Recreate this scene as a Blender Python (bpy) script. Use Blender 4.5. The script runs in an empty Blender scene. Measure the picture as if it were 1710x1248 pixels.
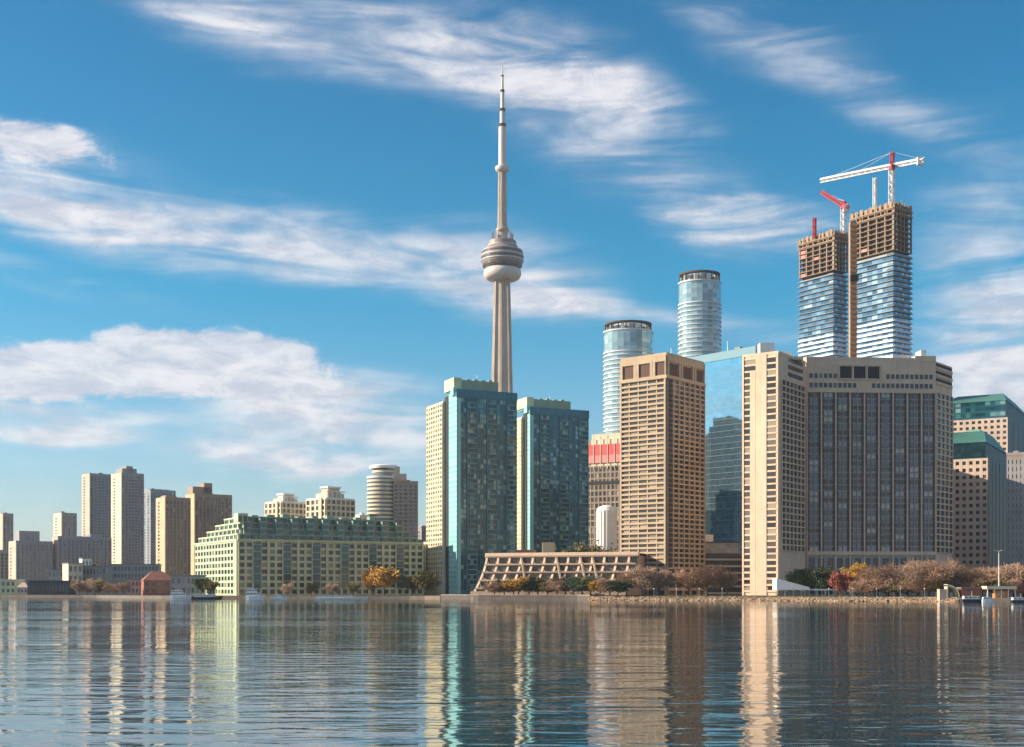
import bpy, math, random
from mathutils import Vector, noise as mnoise
random.seed(7)
R = math.radians
C = bpy.context.scene.collection
SC = bpy.context.scene

# ------------------------------------------------------------------ camera
CAMZ, FPX, CX, HY = 5.0, 2100.0, 855.0, 985.0
cam_d = bpy.data.cameras.new("camera"); cam = bpy.data.objects.new("camera", cam_d); C.objects.link(cam)
cam.location = (0, 0, CAMZ); cam.rotation_euler = (R(90), 0, 0)
cam_d.sensor_width = 36; cam_d.lens = FPX / 1710 * 36
cam_d.shift_y = (HY - 624) / 1710
cam_d.clip_start = 0.5; cam_d.clip_end = 40000
SC.camera = cam
SC.view_settings.view_transform = 'Standard'; SC.view_settings.look = 'None'
SC.view_settings.gamma = 1; SC.view_settings.use_curve_mapping = False
SC.view_settings.exposure = 1.05

# ------------------------------------------------------------------ sun
SUN_AZ, SUN_EL = 268.5, 24.0            # compass from +Y clockwise (270 = exactly left)
sd = bpy.data.lights.new("sun", 'SUN'); so = bpy.data.objects.new("sun", sd); C.objects.link(so)
sd.energy = 5.0; sd.angle = R(0.5); sd.color = (1.0, 0.85, 0.66)
_d = Vector((math.sin(R(SUN_AZ)) * math.cos(R(SUN_EL)), math.cos(R(SUN_AZ)) * math.cos(R(SUN_EL)), math.sin(R(SUN_EL))))
so.rotation_euler = _d.to_track_quat('Z', 'Y').to_euler()
so.location = (-800, 300, 900)

# ------------------------------------------------------------------ world
def build_world():
    w = bpy.data.worlds.new("World"); SC.world = w; w.use_nodes = True
    nt = w.node_tree; nt.nodes.clear(); N = nt.nodes; L = nt.links
    def nd(t, **k):
        n = N.new(t)
        for a, b in k.items(): setattr(n, a, b)
        return n
    def math_(op, a, b=None, c=None, clamp=False):
        n = nd('ShaderNodeMath', operation=op); n.use_clamp = clamp
        for i, x in enumerate((a, b, c)):
            if x is None: continue
            if isinstance(x, (int, float)): n.inputs[i].default_value = x
            else: L.new(x, n.inputs[i])
        return n.outputs[0]
    def mapr(v, a, b, c, d, smooth=True):
        n = nd('ShaderNodeMapRange', interpolation_type='SMOOTHSTEP' if smooth else 'LINEAR')
        L.new(v, n.inputs['Value'])
        for s, x in zip(('From Min', 'From Max', 'To Min', 'To Max'), (a, b, c, d)): n.inputs[s].default_value = x
        return n.outputs['Result']
    out = nd('ShaderNodeOutputWorld'); bg = nd('ShaderNodeBackground')
    sky = nd('ShaderNodeTexSky'); sky.sky_type = 'NISHITA'; sky.sun_disc = False
    sky.sun_elevation = R(SUN_EL); sky.sun_rotation = R(SUN_AZ)
    sky.air_density = 1.0; sky.dust_density = 0.4; sky.ozone_density = 2.0
    tc = nd('ShaderNodeTexCoord'); sep = nd('ShaderNodeSeparateXYZ'); L.new(tc.outputs['Generated'], sep.inputs[0])
    az = math_('ARCTAN2', sep.outputs[0], sep.outputs[1]); el = math_('ARCSINE', sep.outputs[2])
    cv = nd('ShaderNodeCombineXYZ'); L.new(az, cv.inputs[0]); L.new(el, cv.inputs[1])
    V0 = cv.outputs[0]
    # deepen the clear sky with height, as a polarised autumn sky looks
    ramp = nd('ShaderNodeValToRGB'); L.new(math_('MULTIPLY', el, 1 / 0.6, clamp=True), ramp.inputs[0])
    cr = ramp.color_ramp
    pts = SKY_TINT
    cr.elements[0].position = pts[0][0]; cr.elements[0].color = (*pts[0][1], 1)
    cr.elements[1].position = pts[-1][0]; cr.elements[1].color = (*pts[-1][1], 1)
    for p, c in pts[1:-1]:
        e = cr.elements.new(p); e.color = (*c, 1)
    mul = nd('ShaderNodeMix', data_type='RGBA', blend_type='MULTIPLY'); mul.inputs[0].default_value = 1
    L.new(sky.outputs[0], mul.inputs[6]); L.new(ramp.outputs[0], mul.inputs[7])
    clear = mul.outputs[2]
    # clouds
    def noise(vec, scale, detail, rough, dist=0.0, loc=(0, 0, 0), rot=0.0, sc=(1, 1, 1)):
        mp = nd('ShaderNodeMapping'); L.new(vec, mp.inputs[0])
        mp.inputs['Location'].default_value = loc; mp.inputs['Rotation'].default_value = (0, 0, rot); mp.inputs['Scale'].default_value = sc
        n = nd('ShaderNodeTexNoise'); L.new(mp.outputs[0], n.inputs['Vector'])
        n.inputs['Scale'].default_value = scale; n.inputs['Detail'].default_value = detail
        n.inputs['Roughness'].default_value = rough; n.inputs['Distortion'].default_value = dist
        return n
    wn = noise(V0, 9, 4, 0.55)
    vm = nd('ShaderNodeVectorMath', operation='MULTIPLY_ADD')
    L.new(wn.outputs['Color'], vm.inputs[0]); vm.inputs[1].default_value = (0.075, 0.03, 0); vm.inputs[2].default_value = (-0.0375, -0.015, 0)
    va = nd('ShaderNodeVectorMath', operation='ADD'); L.new(V0, va.inputs[0]); L.new(vm.outputs[0], va.inputs[1])
    V = va.outputs[0]
    def ell(px, py, hx, hy, rot, amt):
        a = math.atan((px - CX) / FPX); e = math.atan((HY - py) / math.hypot(FPX, px - CX))
        mp = nd('ShaderNodeMapping', vector_type='TEXTURE'); L.new(V, mp.inputs[0])
        mp.inputs['Location'].default_value = (a, e, 0); mp.inputs['Rotation'].default_value = (0, 0, R(-rot))
        mp.inputs['Scale'].default_value = (hx / FPX, hy / FPX, 1)
        ln = nd('ShaderNodeVectorMath', operation='LENGTH'); L.new(mp.outputs[0], ln.inputs[0])
        return mapr(ln.outputs['Value'], 0.1, 1.15, amt, 0.0)
    def total(lst):
        t = None
        for q in lst:
            x = ell(*q); t = x if t is None else math_('ADD', t, x)
        return t
    wisp = total(WISPS); puff = total(PUFFS)
    front = mapr(math_('ABSOLUTE', az), 0.55, 1.1, 0, 1)
    wisp = math_('ADD', wisp, math_('MULTIPLY', front, 0.65))  # clouds added out of view to lighten and neutralise the shaded faces
    n1 = noise(V0, 1, 9, 0.52, 1.2, (3.1, 0.4, 0), R(12), (6, 40, 1)).outputs['Fac']
    n2 = noise(V0, 1, 5, 0.55, 0.5, (5.3, 7.7, 0), R(13), (4, 13, 1)).outputs['Fac']
    n3 = noise(V0, 1, 10, 0.66, 0.4, (1.1, 5.4, 0), R(4), (26, 60, 1)).outputs['Fac']
    fib = math_('MULTIPLY_ADD', n1, 0.6, math_('MULTIPLY', n2, 0.4))
    dW = math_('MULTIPLY', wisp, mapr(fib, 0.28, 0.70, 0.06, 1.1))
    dW = math_('ADD', dW, mapr(fib, 0.56, 0.85, 0.0, 0.16))          # faint veil everywhere
    dP = mapr(math_('ADD', puff, math_('MULTIPLY_ADD', n3, 1.1, -0.55)), 0.22, 0.72, 0, 0.95)
    hz = mapr(el, 0.0, 0.20, 0.36, 0.0)
    alpha = math_('ADD', math_('ADD', dW, dP), hz)
    alpha = mapr(alpha, -0.03, 1.15, 0.0, 0.93)
    # the body of a cloud is slightly greyer than its sunlit rim
    shade = mapr(math_('MULTIPLY_ADD', n3, 0.75, math_('MULTIPLY', n1, 0.25)), 0.38, 0.62, 0, 1)
    cc = nd('ShaderNodeMix', data_type='RGBA'); L.new(shade, cc.inputs[0])
    cc.inputs[6].default_value = (*CLOUD_A, 1); cc.inputs[7].default_value = (*CLOUD_B, 1)
    mx = nd('ShaderNodeMix', data_type='RGBA'); L.new(alpha, mx.inputs[0]); L.new(clear, mx.inputs[6]); L.new(cc.outputs[2], mx.inputs[7])
    L.new(mx.outputs[2], bg.inputs[0]); bg.inputs[1].default_value = 0.09
    L.new(bg.outputs[0], out.inputs[0])
SKY_TINT = [(0.0, (0.62, 0.60, 0.62)), (0.18, (0.36, 0.65, 0.77)), (0.38, (0.03, 0.63, 0.78)), (0.75, (0.004, 0.51, 0.71)), (1.0, (0.004, 0.47, 0.71))]
CLOUD_A, CLOUD_B = (3.1, 3.3, 3.9), (4.9, 4.8, 5.0)
WISPS = [  # px, py, half length, half height, descent, amount
 (880, 118, 360, 95, 15, 1.1), (1060, 165, 200, 55, 16, 0.7), (520, 55, 380, 75, 6, 0.8), (300, 15, 200, 40, 8, .4),
 (190, 365, 420, 75, 9, 1.05), (60, 335, 200, 50, 6, .6), (560, 410, 330, 80, 9, .75), (840, 455, 230, 95, 8, .95), (860, 500, 260, 45, 2, .6), (1020, 515, 200, 22, 6, .5),
 (110, 470, 260, 36, 9, .55), (120, 260, 220, 50, 3, .35),
 (570, 705, 330, 95, 4, 1.25), (460, 770, 230, 30, 5, 1.3), (90, 684, 210, 30, 3, 1.5), (90, 724, 150, 22, 2, 1.4), (600, 650, 200, 50, 3, .4),
 (1100, 290, 330, 85, 21, .8), (1250, 375, 220, 60, 9, .75), (1380, 130, 330, 60, 27, .6), (1220, 20, 260, 45, 15, .35),
 (1670, 560, 210, 260, 0, .95), (1690, 600, 150, 150, 0, .8), (1240, 545, 260, 30, 4, .5), (1650, 330, 150, 200, -30, .3)]
PUFFS = [(190, 622, 360, 62, 0, 1.0), (430, 590, 150, 52, 2, .95), (275, 580, 120, 50, 0, .8), (60, 610, 170, 52, 0, .5), (40, 240, 170, 44, 3, .8), (430, 645, 200, 36, 4, .4)]
build_world()

# ------------------------------------------------------------------ materials
def nodes_of(name):
    m = bpy.data.materials.new(name); m.use_nodes = True
    nt = m.node_tree; b = nt.nodes['Principled BSDF']
    return m, nt, b
def wall_mat(name, col, var=0.16, rough=0.82, scale=0.12, streak=0.10, spec=0.3):
    """painted concrete / stone with blotches and rain streaks"""
    m, nt, b = nodes_of(name); N = nt.nodes; L = nt.links
    g = N.new('ShaderNodeNewGeometry')
    n1 = N.new('ShaderNodeTexNoise'); n1.inputs['Scale'].default_value = scale; n1.inputs['Detail'].default_value = 6; n1.inputs['Roughness'].default_value = .6
    L.new(g.outputs['Position'], n1.inputs['Vector'])
    mp = N.new('ShaderNodeMapping'); mp.inputs['Scale'].default_value = (0.9, 0.9, 0.05); L.new(g.outputs['Position'], mp.inputs[0])
    n2 = N.new('ShaderNodeTexNoise'); n2.inputs['Scale'].default_value = 1; n2.inputs['Detail'].default_value = 4; L.new(mp.outputs[0], n2.inputs['Vector'])
    n3 = N.new('ShaderNodeTexNoise'); n3.inputs['Scale'].default_value = 1.7; n3.inputs['Detail'].default_value = 3; L.new(g.outputs['Position'], n3.inputs['Vector'])
    def mr(s, lo, hi):
        q = N.new('ShaderNodeMapRange'); L.new(s, q.inputs['Value']); q.inputs['From Min'].default_value = .3; q.inputs['From Max'].default_value = .7
        q.inputs['To Min'].default_value = lo; q.inputs['To Max'].default_value = hi; return q.outputs['Result']
    a = mr(n1.outputs['Fac'], 1 - var, 1 + var * .6); c = mr(n2.outputs['Fac'], 1 - streak, 1 + streak * .4); e = mr(n3.outputs['Fac'], .93, 1.05)
    p = N.new('ShaderNodeMath'); p.operation = 'MULTIPLY'; L.new(a, p.inputs[0]); L.new(c, p.inputs[1])
    p2 = N.new('ShaderNodeMath'); p2.operation = 'MULTIPLY'; L.new(p.outputs[0], p2.inputs[0]); L.new(e, p2.inputs[1])
    v = N.new('ShaderNodeVectorMath'); v.operation = 'SCALE'; v.inputs[0].default_value = col; L.new(p2.outputs[0], v.inputs['Scale'])
    L.new(v.outputs[0], b.inputs['Base Color'])
    b.inputs['Roughness'].default_value = rough; b.inputs['Specular IOR Level'].default_value = spec
    return m
def pane_mat(name, stops, rough=0.12, metal=0.0, spec=0.6, wave=0.0):
    """window glass: every pane draws its own blinds / interior tone"""
    m, nt, b = nodes_of(name); N = nt.nodes; L = nt.links
    g = N.new('ShaderNodeNewGeometry'); oi = N.new('ShaderNodeObjectInfo')
    a = N.new('ShaderNodeMath'); a.operation = 'ADD'; L.new(g.outputs['Random Per Island'], a.inputs[0]); L.new(oi.outputs['Random'], a.inputs[1])
    f = N.new('ShaderNodeMath'); f.operation = 'FRACT'; L.new(a.outputs[0], f.inputs[0])
    r = N.new('ShaderNodeValToRGB'); r.color_ramp.interpolation = 'LINEAR'
    els = r.color_ramp.elements
    els[0].position, els[0].color = stops[0][0], (*stops[0][1], 1); els[1].position, els[1].color = stops[-1][0], (*stops[-1][1], 1)
    for p, c in stops[1:-1]:
        e = els.new(p); e.color = (*c, 1)
    L.new(f.outputs[0], r.inputs[0]); L.new(r.outputs[0], b.inputs['Base Color'])
    b.inputs['Roughness'].default_value = rough; b.inputs['Metallic'].default_value = metal; b.inputs['Specular IOR Level'].default_value = spec
    if wave:
        n = N.new('ShaderNodeTexNoise'); n.inputs['Scale'].default_value = .09; n.inputs['Detail'].default_value = 3
        L.new(g.outputs['Position'], n.inputs['Vector'])
        bp = N.new('ShaderNodeBump'); bp.inputs['Strength'].default_value = 1; bp.inputs['Distance'].default_value = wave; L.new(n.outputs['Fac'], bp.inputs['Height']); L.new(bp.outputs[0], b.inputs['Normal'])
    return m
def leaf_mat(name, c1, c2, c3):
    m, nt, b = nodes_of(name); N = nt.nodes; L = nt.links
    g = N.new('ShaderNodeNewGeometry'); n = N.new('ShaderNodeTexNoise'); n.inputs['Scale'].default_value = .45; n.inputs['Detail'].default_value = 2
    L.new(g.outputs['Position'], n.inputs['Vector'])
    a = N.new('ShaderNodeMath'); a.operation = 'MULTIPLY_ADD'; L.new(g.outputs['Random Per Island'], a.inputs[0]); a.inputs[1].default_value = .5
    s = N.new('ShaderNodeMath'); s.operation = 'MULTIPLY'; s.inputs[1].default_value = .5; L.new(n.outputs['Fac'], s.inputs[0]); L.new(s.outputs[0], a.inputs[2])
    r = N.new('ShaderNodeValToRGB'); els = r.color_ramp.elements
    els[0].position = .15; els[0].color = (*c1, 1); els[1].position = .85; els[1].color = (*c3, 1); e = els.new(.5); e.color = (*c2, 1)
    L.new(a.outputs[0], r.inputs[0]); L.new(r.outputs[0], b.inputs['Base Color'])
    b.inputs['Roughness'].default_value = .7; b.inputs['Specular IOR Level'].default_value = .2
    return m
def plain(name, col, rough=.6, metal=0.0, var=.1): 
    m = wall_mat(name, col, var, rough, .6, .06); m.node_tree.nodes['Principled BSDF'].inputs['Metallic'].default_value = metal; return m

W = {
 'hotel': wall_mat('hotel stone', (.67, .49, .355), .12), 'hotel_dark': wall_mat('deep brown', (.105, .063, .047)),  # the deep brown also paints shaded recesses, openings and open floors
 'tan': wall_mat('tan concrete', (.43, .325, .225)), 'cream': wall_mat('cream concrete', (.62, .55, .40)),
 'concrete': wall_mat('grey concrete', (.40, .36, .32)), 'warmgrey': wall_mat('warm grey concrete', (.31, .30, .305)),
 'cool': wall_mat('cool grey cladding', (.27, .30, .33)), 'white': wall_mat('white paint', (.74, .73, .70), .08),
 'ice': wall_mat('white balcony metal', (.56, .61, .64), .08, .35), 'brown': wall_mat('brown brick', (.33, .245, .19)),
 'sand': wall_mat('sand brick', (.52, .40, .26)), 'brick': wall_mat('red brick', (.30, .125, .09)),
 'pink': wall_mat('pale pink stone', (.54, .42, .34)), 'terminal': wall_mat('terminal concrete', (.64, .57, .33)),
 'mint': wall_mat('pale green concrete', (.50, .56, .38)), 'greenmetal': wall_mat('green metal', (.24, .35, .265), .15, .5),
 'greenroof': wall_mat('green copper roof', (.10, .26, .21), .2, .55), 'teal_metal': wall_mat('teal metal', (.045, .20, .24), .15, .4),
 'balcteal': wall_mat('pale teal balcony', (.13, .27, .28), .12, .4), 'cyan': wall_mat('sunlit teal metal', (.28, .56, .54), .1, .35), 'dark': wall_mat('near black', (.035, .035, .038)),  # the near-black paints shade in openings and recesses, also dark parts
 'shed': wall_mat('dark blue shed', (.045, .06, .085)), 'raw': wall_mat('raw concrete', (.29, .225, .175)),
 'ply': wall_mat('plywood formwork', (.34, .235, .155)), 'net': wall_mat('red debris netting', (.62, .11, .10)),
 'netlight': wall_mat('pink debris netting', (.72, .25, .22)), 'orange': wall_mat('orange paint', (.62, .24, .07)), 'steelwhite': plain('white steel', (.72, .70, .70)),
 'steelred': plain('red steel', (.50, .08, .10)), 'steel': plain('galvanised steel', (.42, .42, .42), .45, .5), 'roofgrey': wall_mat('roof gravel', (.22, .21, .20)),
 'tower': wall_mat('tower concrete', (.45, .365, .295), .16, .8, .05, .22), 'pod': wall_mat('pod cladding', (.27, .215, .205), .12, .5), 'poddark': wall_mat('pod glazing', (.10, .09, .10), .1, .2),
 'radome': wall_mat('white radome', (.54, .50, .46), .05, .5), 'quay': wall_mat('dark quay wall', (.12, .10, .09), .3), 'quaylight': wall_mat('pale quay wall', (.34, .25, .19), .3),
 'bark': wall_mat('bark', (.10, .07, .055), .3), 'canvas': wall_mat('white canvas', (.82, .80, .77), .05), 'hull': wall_mat('white hull', (.80, .80, .80), .05, .3), 'hulldark': wall_mat('dark hull', (.04, .045, .06), .1, .4),
}
G = {
 'hotel': pane_mat('hotel window', [(0, (.012, .022, .035)), (.3, (.045, .072, .095)), (.6, (.09, .13, .165)), (.82, (.11, .15, .18)), (.88, (.26, .29, .31)), (1, (.40, .40, .37))]),
 'dark': pane_mat('dark window', [(0, (.015, .017, .02)), (.6, (.035, .037, .04)), (.9, (.07, .065, .06)), (1, (.16, .14, .12))]),
 'flat': pane_mat('flat window', [(0, (.025, .022, .02)), (.5, (.06, .05, .042)), (.8, (.14, .115, .09)), (1, (.34, .28, .21))]),
 'terminal': pane_mat('terminal window', [(0, (.012, .02, .02)), (.6, (.03, .055, .05)), (.85, (.07, .11, .09)), (1, (.30, .28, .14))]),
 'grey': pane_mat('grey window', [(0, (.05, .06, .075)), (.6, (.10, .115, .135)), (1, (.20, .21, .22))]),
 'teal': pane_mat('teal glass', [(0, (.005, .040, .056)), (.48, (.012, .085, .105)), (.70, (.03, .135, .155)), (.80, (.12, .25, .26)), (1, (.27, .40, .38))], .09, .2, .6),
 'cyan': pane_mat('sunlit teal pane', [(0, (.20, .46, .48)), (1, (.28, .54, .53))], .15, .1),
 'creampane': pane_mat('blinded window', [(0, (.10, .10, .06)), (.5, (.26, .24, .14)), (1, (.46, .42, .27))]),
 'teal_spandrel': pane_mat('teal spandrel', [(0, (.014, .095, .14)), (1, (.026, .13, .17))], .2, .3),
 'ice': pane_mat('pale glass', [(0, (.22, .31, .34)), (.6, (.31, .41, .43)), (1, (.46, .53, .53))], .1, .35, .8),
 'blue': pane_mat('blue mirror glass', [(0, (.27, .43, .54)), (.8, (.29, .46, .57)), (1, (.33, .49, .59))], .03, .9, .8, .06),
 'site': pane_mat('new glass', [(0, (.05, .10, .16)), (.5, (.12, .20, .29)), (.85, (.26, .36, .46)), (1, (.55, .60, .62))], .08, .4, .8),
 'deep': pane_mat('deep teal glass', [(0, (.006, .022, .032)), (.6, (.010, .036, .048)), (1, (.016, .052, .064))], .35, 0, .03),
 'greenglass': pane_mat('green glass', [(0, (.02, .05, .055)), (1, (.045, .09, .09))], .08, .3, .8),
}

# ------------------------------------------------------------------ mesh helpers
OFF = {}
class MB:
    def __init__(s): s.v = []; s.f = []
    def box8(s, p):   # p: 4 bottom (ccw seen from above) + 4 top
        n = len(s.v); s.v += p
        s.f += [(n+3, n+2, n+1, n), (n+4, n+5, n+6, n+7), (n, n+1, n+5, n+4), (n+1, n+2, n+6, n+5), (n+2, n+3, n+7, n+6), (n+3, n, n+4, n+7)]
    def box(s, x0, x1, y0, y1, z0, z1):
        s.box8([(x0,y0,z0),(x1,y0,z0),(x1,y1,z0),(x0,y1,z0),(x0,y0,z1),(x1,y0,z1),(x1,y1,z1),(x0,y1,z1)]); return s
    def quad(s, a, b, c, d):
        n = len(s.v); s.v += [a, b, c, d]; s.f.append((n, n+1, n+2, n+3))
    def prism(s, poly, z0, z1):
        n = len(s.v); k = len(poly)
        za = z0 if callable(z0) else (lambda x, y: z0); zb = z1 if callable(z1) else (lambda x, y: z1)
        s.v += [(x, y, za(x, y)) for x, y in poly] + [(x, y, zb(x, y)) for x, y in poly]
        s.f.append(tuple(n + i for i in reversed(range(k)))); s.f.append(tuple(n + k + i for i in range(k)))
        for i in range(k):
            j = (i + 1) % k; s.f.append((n+i, n+j, n+k+j, n+k+i))
        return s
    def lathe(s, prof, cx=0, cy=0, seg=32, sx=1, sy=1, caps=True):
        n = len(s.v)
        for r, z in prof:
            for k in range(seg):
                t = 2*math.pi*k/seg; s.v.append((cx + r*sx*math.cos(t), cy + r*sy*math.sin(t), z))
        for i in range(len(prof)-1):
            for k in range(seg):
                a = n+i*seg+k; b = n+i*seg+(k+1) % seg; s.f.append((a, b, b+seg, a+seg))
        if caps:
            s.f.append(tuple(n+k for k in reversed(range(seg)))); s.f.append(tuple(n+(len(prof)-1)*seg+k for k in range(seg)))
        return s
    def tube(s, pts, rads, seg=6):
        n = len(s.v); pts = [Vector(p) for p in pts]
        for i, p in enumerate(pts):
            d = (pts[min(i+1, len(pts)-1)] - pts[max(i-1, 0)]).normalized()
            u = d.orthogonal().normalized(); w = d.cross(u)
            for k in range(seg):
                t = 2*math.pi*k/seg; s.v.append(tuple(p + (u*math.cos(t) + w*math.sin(t))*rads[i]))
        for i in range(len(pts)-1):
            for k in range(seg):
                a = n+i*seg+k; b = n+i*seg+(k+1) % seg; s.f.append((a, b, b+seg, a+seg))
        s.f.append(tuple(n+k for k in reversed(range(seg)))); s.f.append(tuple(n+(len(pts)-1)*seg+k for k in range(seg)))
        return s
    def bar(s, a, b, t):
        return s.tube([a, b], [t*.7071, t*.7071], 4)
    def build(s, name, mat, parent=None, kind=None, smooth=False):
        off = OFF[parent] if parent else Vector((0, 0, 0))
        me = bpy.data.meshes.new(name)
        me.from_pydata([(x-off.x, y-off.y, z-off.z) for x, y, z in s.v], [], s.f); me.materials.append(mat)
        if smooth: me.polygons.foreach_set('use_smooth', [True]*len(me.polygons))
        o = bpy.data.objects.new(name, me); C.objects.link(o)
        if parent: o.parent = parent
        OFF[o] = off
        if kind: o['kind'] = kind
        return o
def tag(o, label, cat, group=None):
    o['label'] = label; o['category'] = cat
    if group: o['group'] = group
    return o
def thing(name, label, cat, loc, group=None):
    o = bpy.data.objects.new(name, None); C.objects.link(o); o.location = loc; o.empty_display_size = 2
    OFF[o] = Vector(loc); return tag(o, label, cat, group)
def solo(mb, name, mat, label, cat, loc, group=None, smooth=False):
    """a thing that is a single mesh, its origin at its base"""
    off = Vector(loc); me = bpy.data.meshes.new(name)
    me.from_pydata([(x-off.x, y-off.y, z-off.z) for x, y, z in mb.v], [], mb.f); me.materials.append(mat)
    if smooth: me.polygons.foreach_set('use_smooth', [True]*len(me.polygons))
    o = bpy.data.objects.new(name, me); C.objects.link(o); o.location = loc; OFF[o] = off
    return tag(o, label, cat, group)

GZ = 1.6
def X(px, Y): return (px - CX) / FPX * Y
def Z(py, Y): return CAMZ + (HY - py) * Y / FPX

class Frame:
    """a rotated plan: corner nearest the water at (ox, oy), x along the front, y along the left side"""
    def __init__(s, ox, oy, a, w, d):
        s.ox, s.oy, s.a, s.w, s.d = ox, oy, R(a), w, d; s.c, s.s = math.cos(s.a), math.sin(s.a)
    def L(s, x, y, z): return (s.ox + x*s.c - y*s.s, s.oy + x*s.s + y*s.c, z)
    def P(s, face, u, dep, z):
        if face == 'front': return s.L(u, -dep, z)
        if face == 'left': return s.L(-dep, s.d - u, z)
        if face == 'right': return s.L(s.w + dep, u, z)
        return s.L(s.w - u, s.d + dep, z)
    def ang(s, face): return s.a + {'front': 0, 'left': -math.pi/2, 'right': math.pi/2, 'back': math.pi}[face]
    def len(s, face): return s.w if face in ('front', 'back') else s.d
    def centre(s): x, y, _ = s.L(s.w/2, s.d/2, 0); return (x, y, GZ)
    def sub(s, x0, x1, y0, y1):
        q = s.L(x0, y0, 0); return Frame(q[0], q[1], math.degrees(s.a), x1-x0, y1-y0)
def foot(pxL, pxC, pxR, Y, a, d=None, w=None):
    x0 = X(pxC, Y); ca, sa = math.cos(R(a)), math.sin(R(a))
    if w is None:
        kr = (pxR - CX)/FPX; w = (kr*Y - x0)/(ca - kr*sa)
    if d is None:
        kl = (pxL - CX)/FPX; d = (x0 - kl*Y)/(sa + kl*ca)
    return Frame(x0, Y, a, w, d)
def fbox(mb, fr, face, u0, u1, z0, z1, d0, d1):
    P = fr.P
    mb.box8([P(face,u0,d1,z0), P(face,u1,d1,z0), P(face,u1,d0,z0), P(face,u0,d0,z0), P(face,u0,d1,z1), P(face,u1,d1,z1), P(face,u1,d0,z1), P(face,u0,d0,z1)])
def lbox(mb, fr, x0, x1, y0, y1, z0, z1):
    L = fr.L
    mb.box8([L(x0,y0,z0), L(x1,y0,z0), L(x1,y1,z0), L(x0,y1,z0), L(x0,y0,z1), L(x1,y0,z1), L(x1,y1,z1), L(x0,y1,z1)])

def grid(mb, wins, fr, face, z0, z1, nu, nz, pier, span, t=.45, u0=None, u1=None, dp=0.06, drop=()):
    """piers and spandrels standing proud of the core, leaving one hole per window"""
    u0 = 0 if u0 is None else u0; u1 = fr.len(face) if u1 is None else u1
    cu = (u1-u0)/nu; cz = (z1-z0)/nz
    if mb is not None:
        for i in range(nu+1):
            c = u0+i*cu; fbox(mb, fr, face, max(u0, c-pier/2), min(u1, c+pier/2), z0, z1, -.02, t+dp)
        for j in range(nz+1):
            c = z0+j*cz; fbox(mb, fr, face, u0+.01, u1-.01, max(z0+.01, c-span/2), min(z1-.01, c+span/2), -.02, t)
    for j in range(nz-1, -1, -1):
        for i in range(nu):
            if (i, j) in drop: continue
            wins.append((fr, face, u0+(i+.5)*cu, z0+(j+.5)*cz, cu-pier, cz-span))
PANE = {}
def windows(parent, wins, mat, limit=100, name='window'):
    off = OFF[parent]; rest = MB()
    for k, (fr, face, u, z, w, h) in enumerate(wins):
        if k < limit:
            key = (round(w, 1), round(h, 1), mat.name)
            if key not in PANE:
                m = MB(); m.box(-w/2, w/2, -.09, .0, -h/2, h/2); me = bpy.data.meshes.new(name); me.from_pydata(m.v, [], m.f); me.materials.append(mat); PANE[key] = me
            o = bpy.data.objects.new(name, PANE[key]); C.objects.link(o); o.parent = parent
            p = fr.P(face, u, 0, z); o.location = (p[0]-off.x, p[1]-off.y, p[2]-off.z); o.rotation_euler = (0, 0, fr.ang(face)); OFF[o] = off
        else: fbox(rest, fr, face, u-w/2, u+w/2, z-h/2, z+h/2, 0, .09)
    if rest.v: rest.build(name, mat, parent, 'stuff')
def strips(parent, fr, face, z0, z1, n, fw, floor=3.1, mat=None, u0=0, u1=None, name='window_strip', gap=.9):
    """one part per vertical strip of windows, a pane per storey"""
    u1 = fr.len(face) if u1 is None else u1; c = (u1-u0)/n; nf = max(1, int((z1-z0)/floor)); fl = (z1-z0)/nf
    for i in range(n):
        m = MB(); uc = u0+(i+.5)*c
        for j in range(nf): fbox(m, fr, face, uc-c*fw/2, uc+c*fw/2, z0+j*fl+gap/2, z0+(j+1)*fl-gap/2, -.02, .12)
        m.build(name, mat, parent)
def bands(parent, fr, faces, z0, z1, nf, th, t, mat, name='balcony'):
    """one slab edge or balcony front per storey, wrapping the given faces"""
    for j in range(nf):
        m = MB(); z = z0+(z1-z0)*j/nf
        for k, fc in enumerate(faces): fbox(m, fr, fc, -.02*k, fr.len(fc)+.02*k, z, z+th-.01*k, -.02, t+.02*k)
        m.build(name, mat, parent)
def curtain(parent, fr, face, z0, z1, nu, nz, mat, spmat=None, sp=.28, u0=0, u1=None, tilt=.012, name='curtain_wall', mull=None, mw=.14):
    u1 = fr.len(face) if u1 is None else u1; cu = (u1-u0)/nu; cz = (z1-z0)/nz
    m = MB(); s = MB(); q = MB()
    for j in range(nz):
        for i in range(nu):
            a, b = u0+i*cu, u0+(i+1)*cu; lo = z0+j*cz+cz*sp; hi = z0+(j+1)*cz
            e = [.12+random.uniform(-tilt, tilt)*cu for _ in range(3)]
            m.quad(fr.P(face,a,e[0],lo), fr.P(face,b,e[1],lo), fr.P(face,b,e[1]+e[2]-.12,hi), fr.P(face,a,e[0]+e[2]-.12,hi))
        fbox(s, fr, face, u0, u1, z0+j*cz, z0+j*cz+cz*sp, 0, .16)
    o = m.build(name, mat, parent)
    s.build('spandrels', spmat or mat, parent)
    if mull:
        for i in range(nu+1): fbox(q, fr, face, u0+i*cu-mw/2, u0+i*cu+mw/2, z0, z1, 0, .24)
        q.build('mullions', mull, parent)
    return o
def core(parent, fr, z0, z1, mat, name='wall', inset=0.0):
    m = MB(); lbox(m, fr, inset, fr.w-inset, inset, fr.d-inset, z0, z1); return m.build(name, mat, parent)
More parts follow.
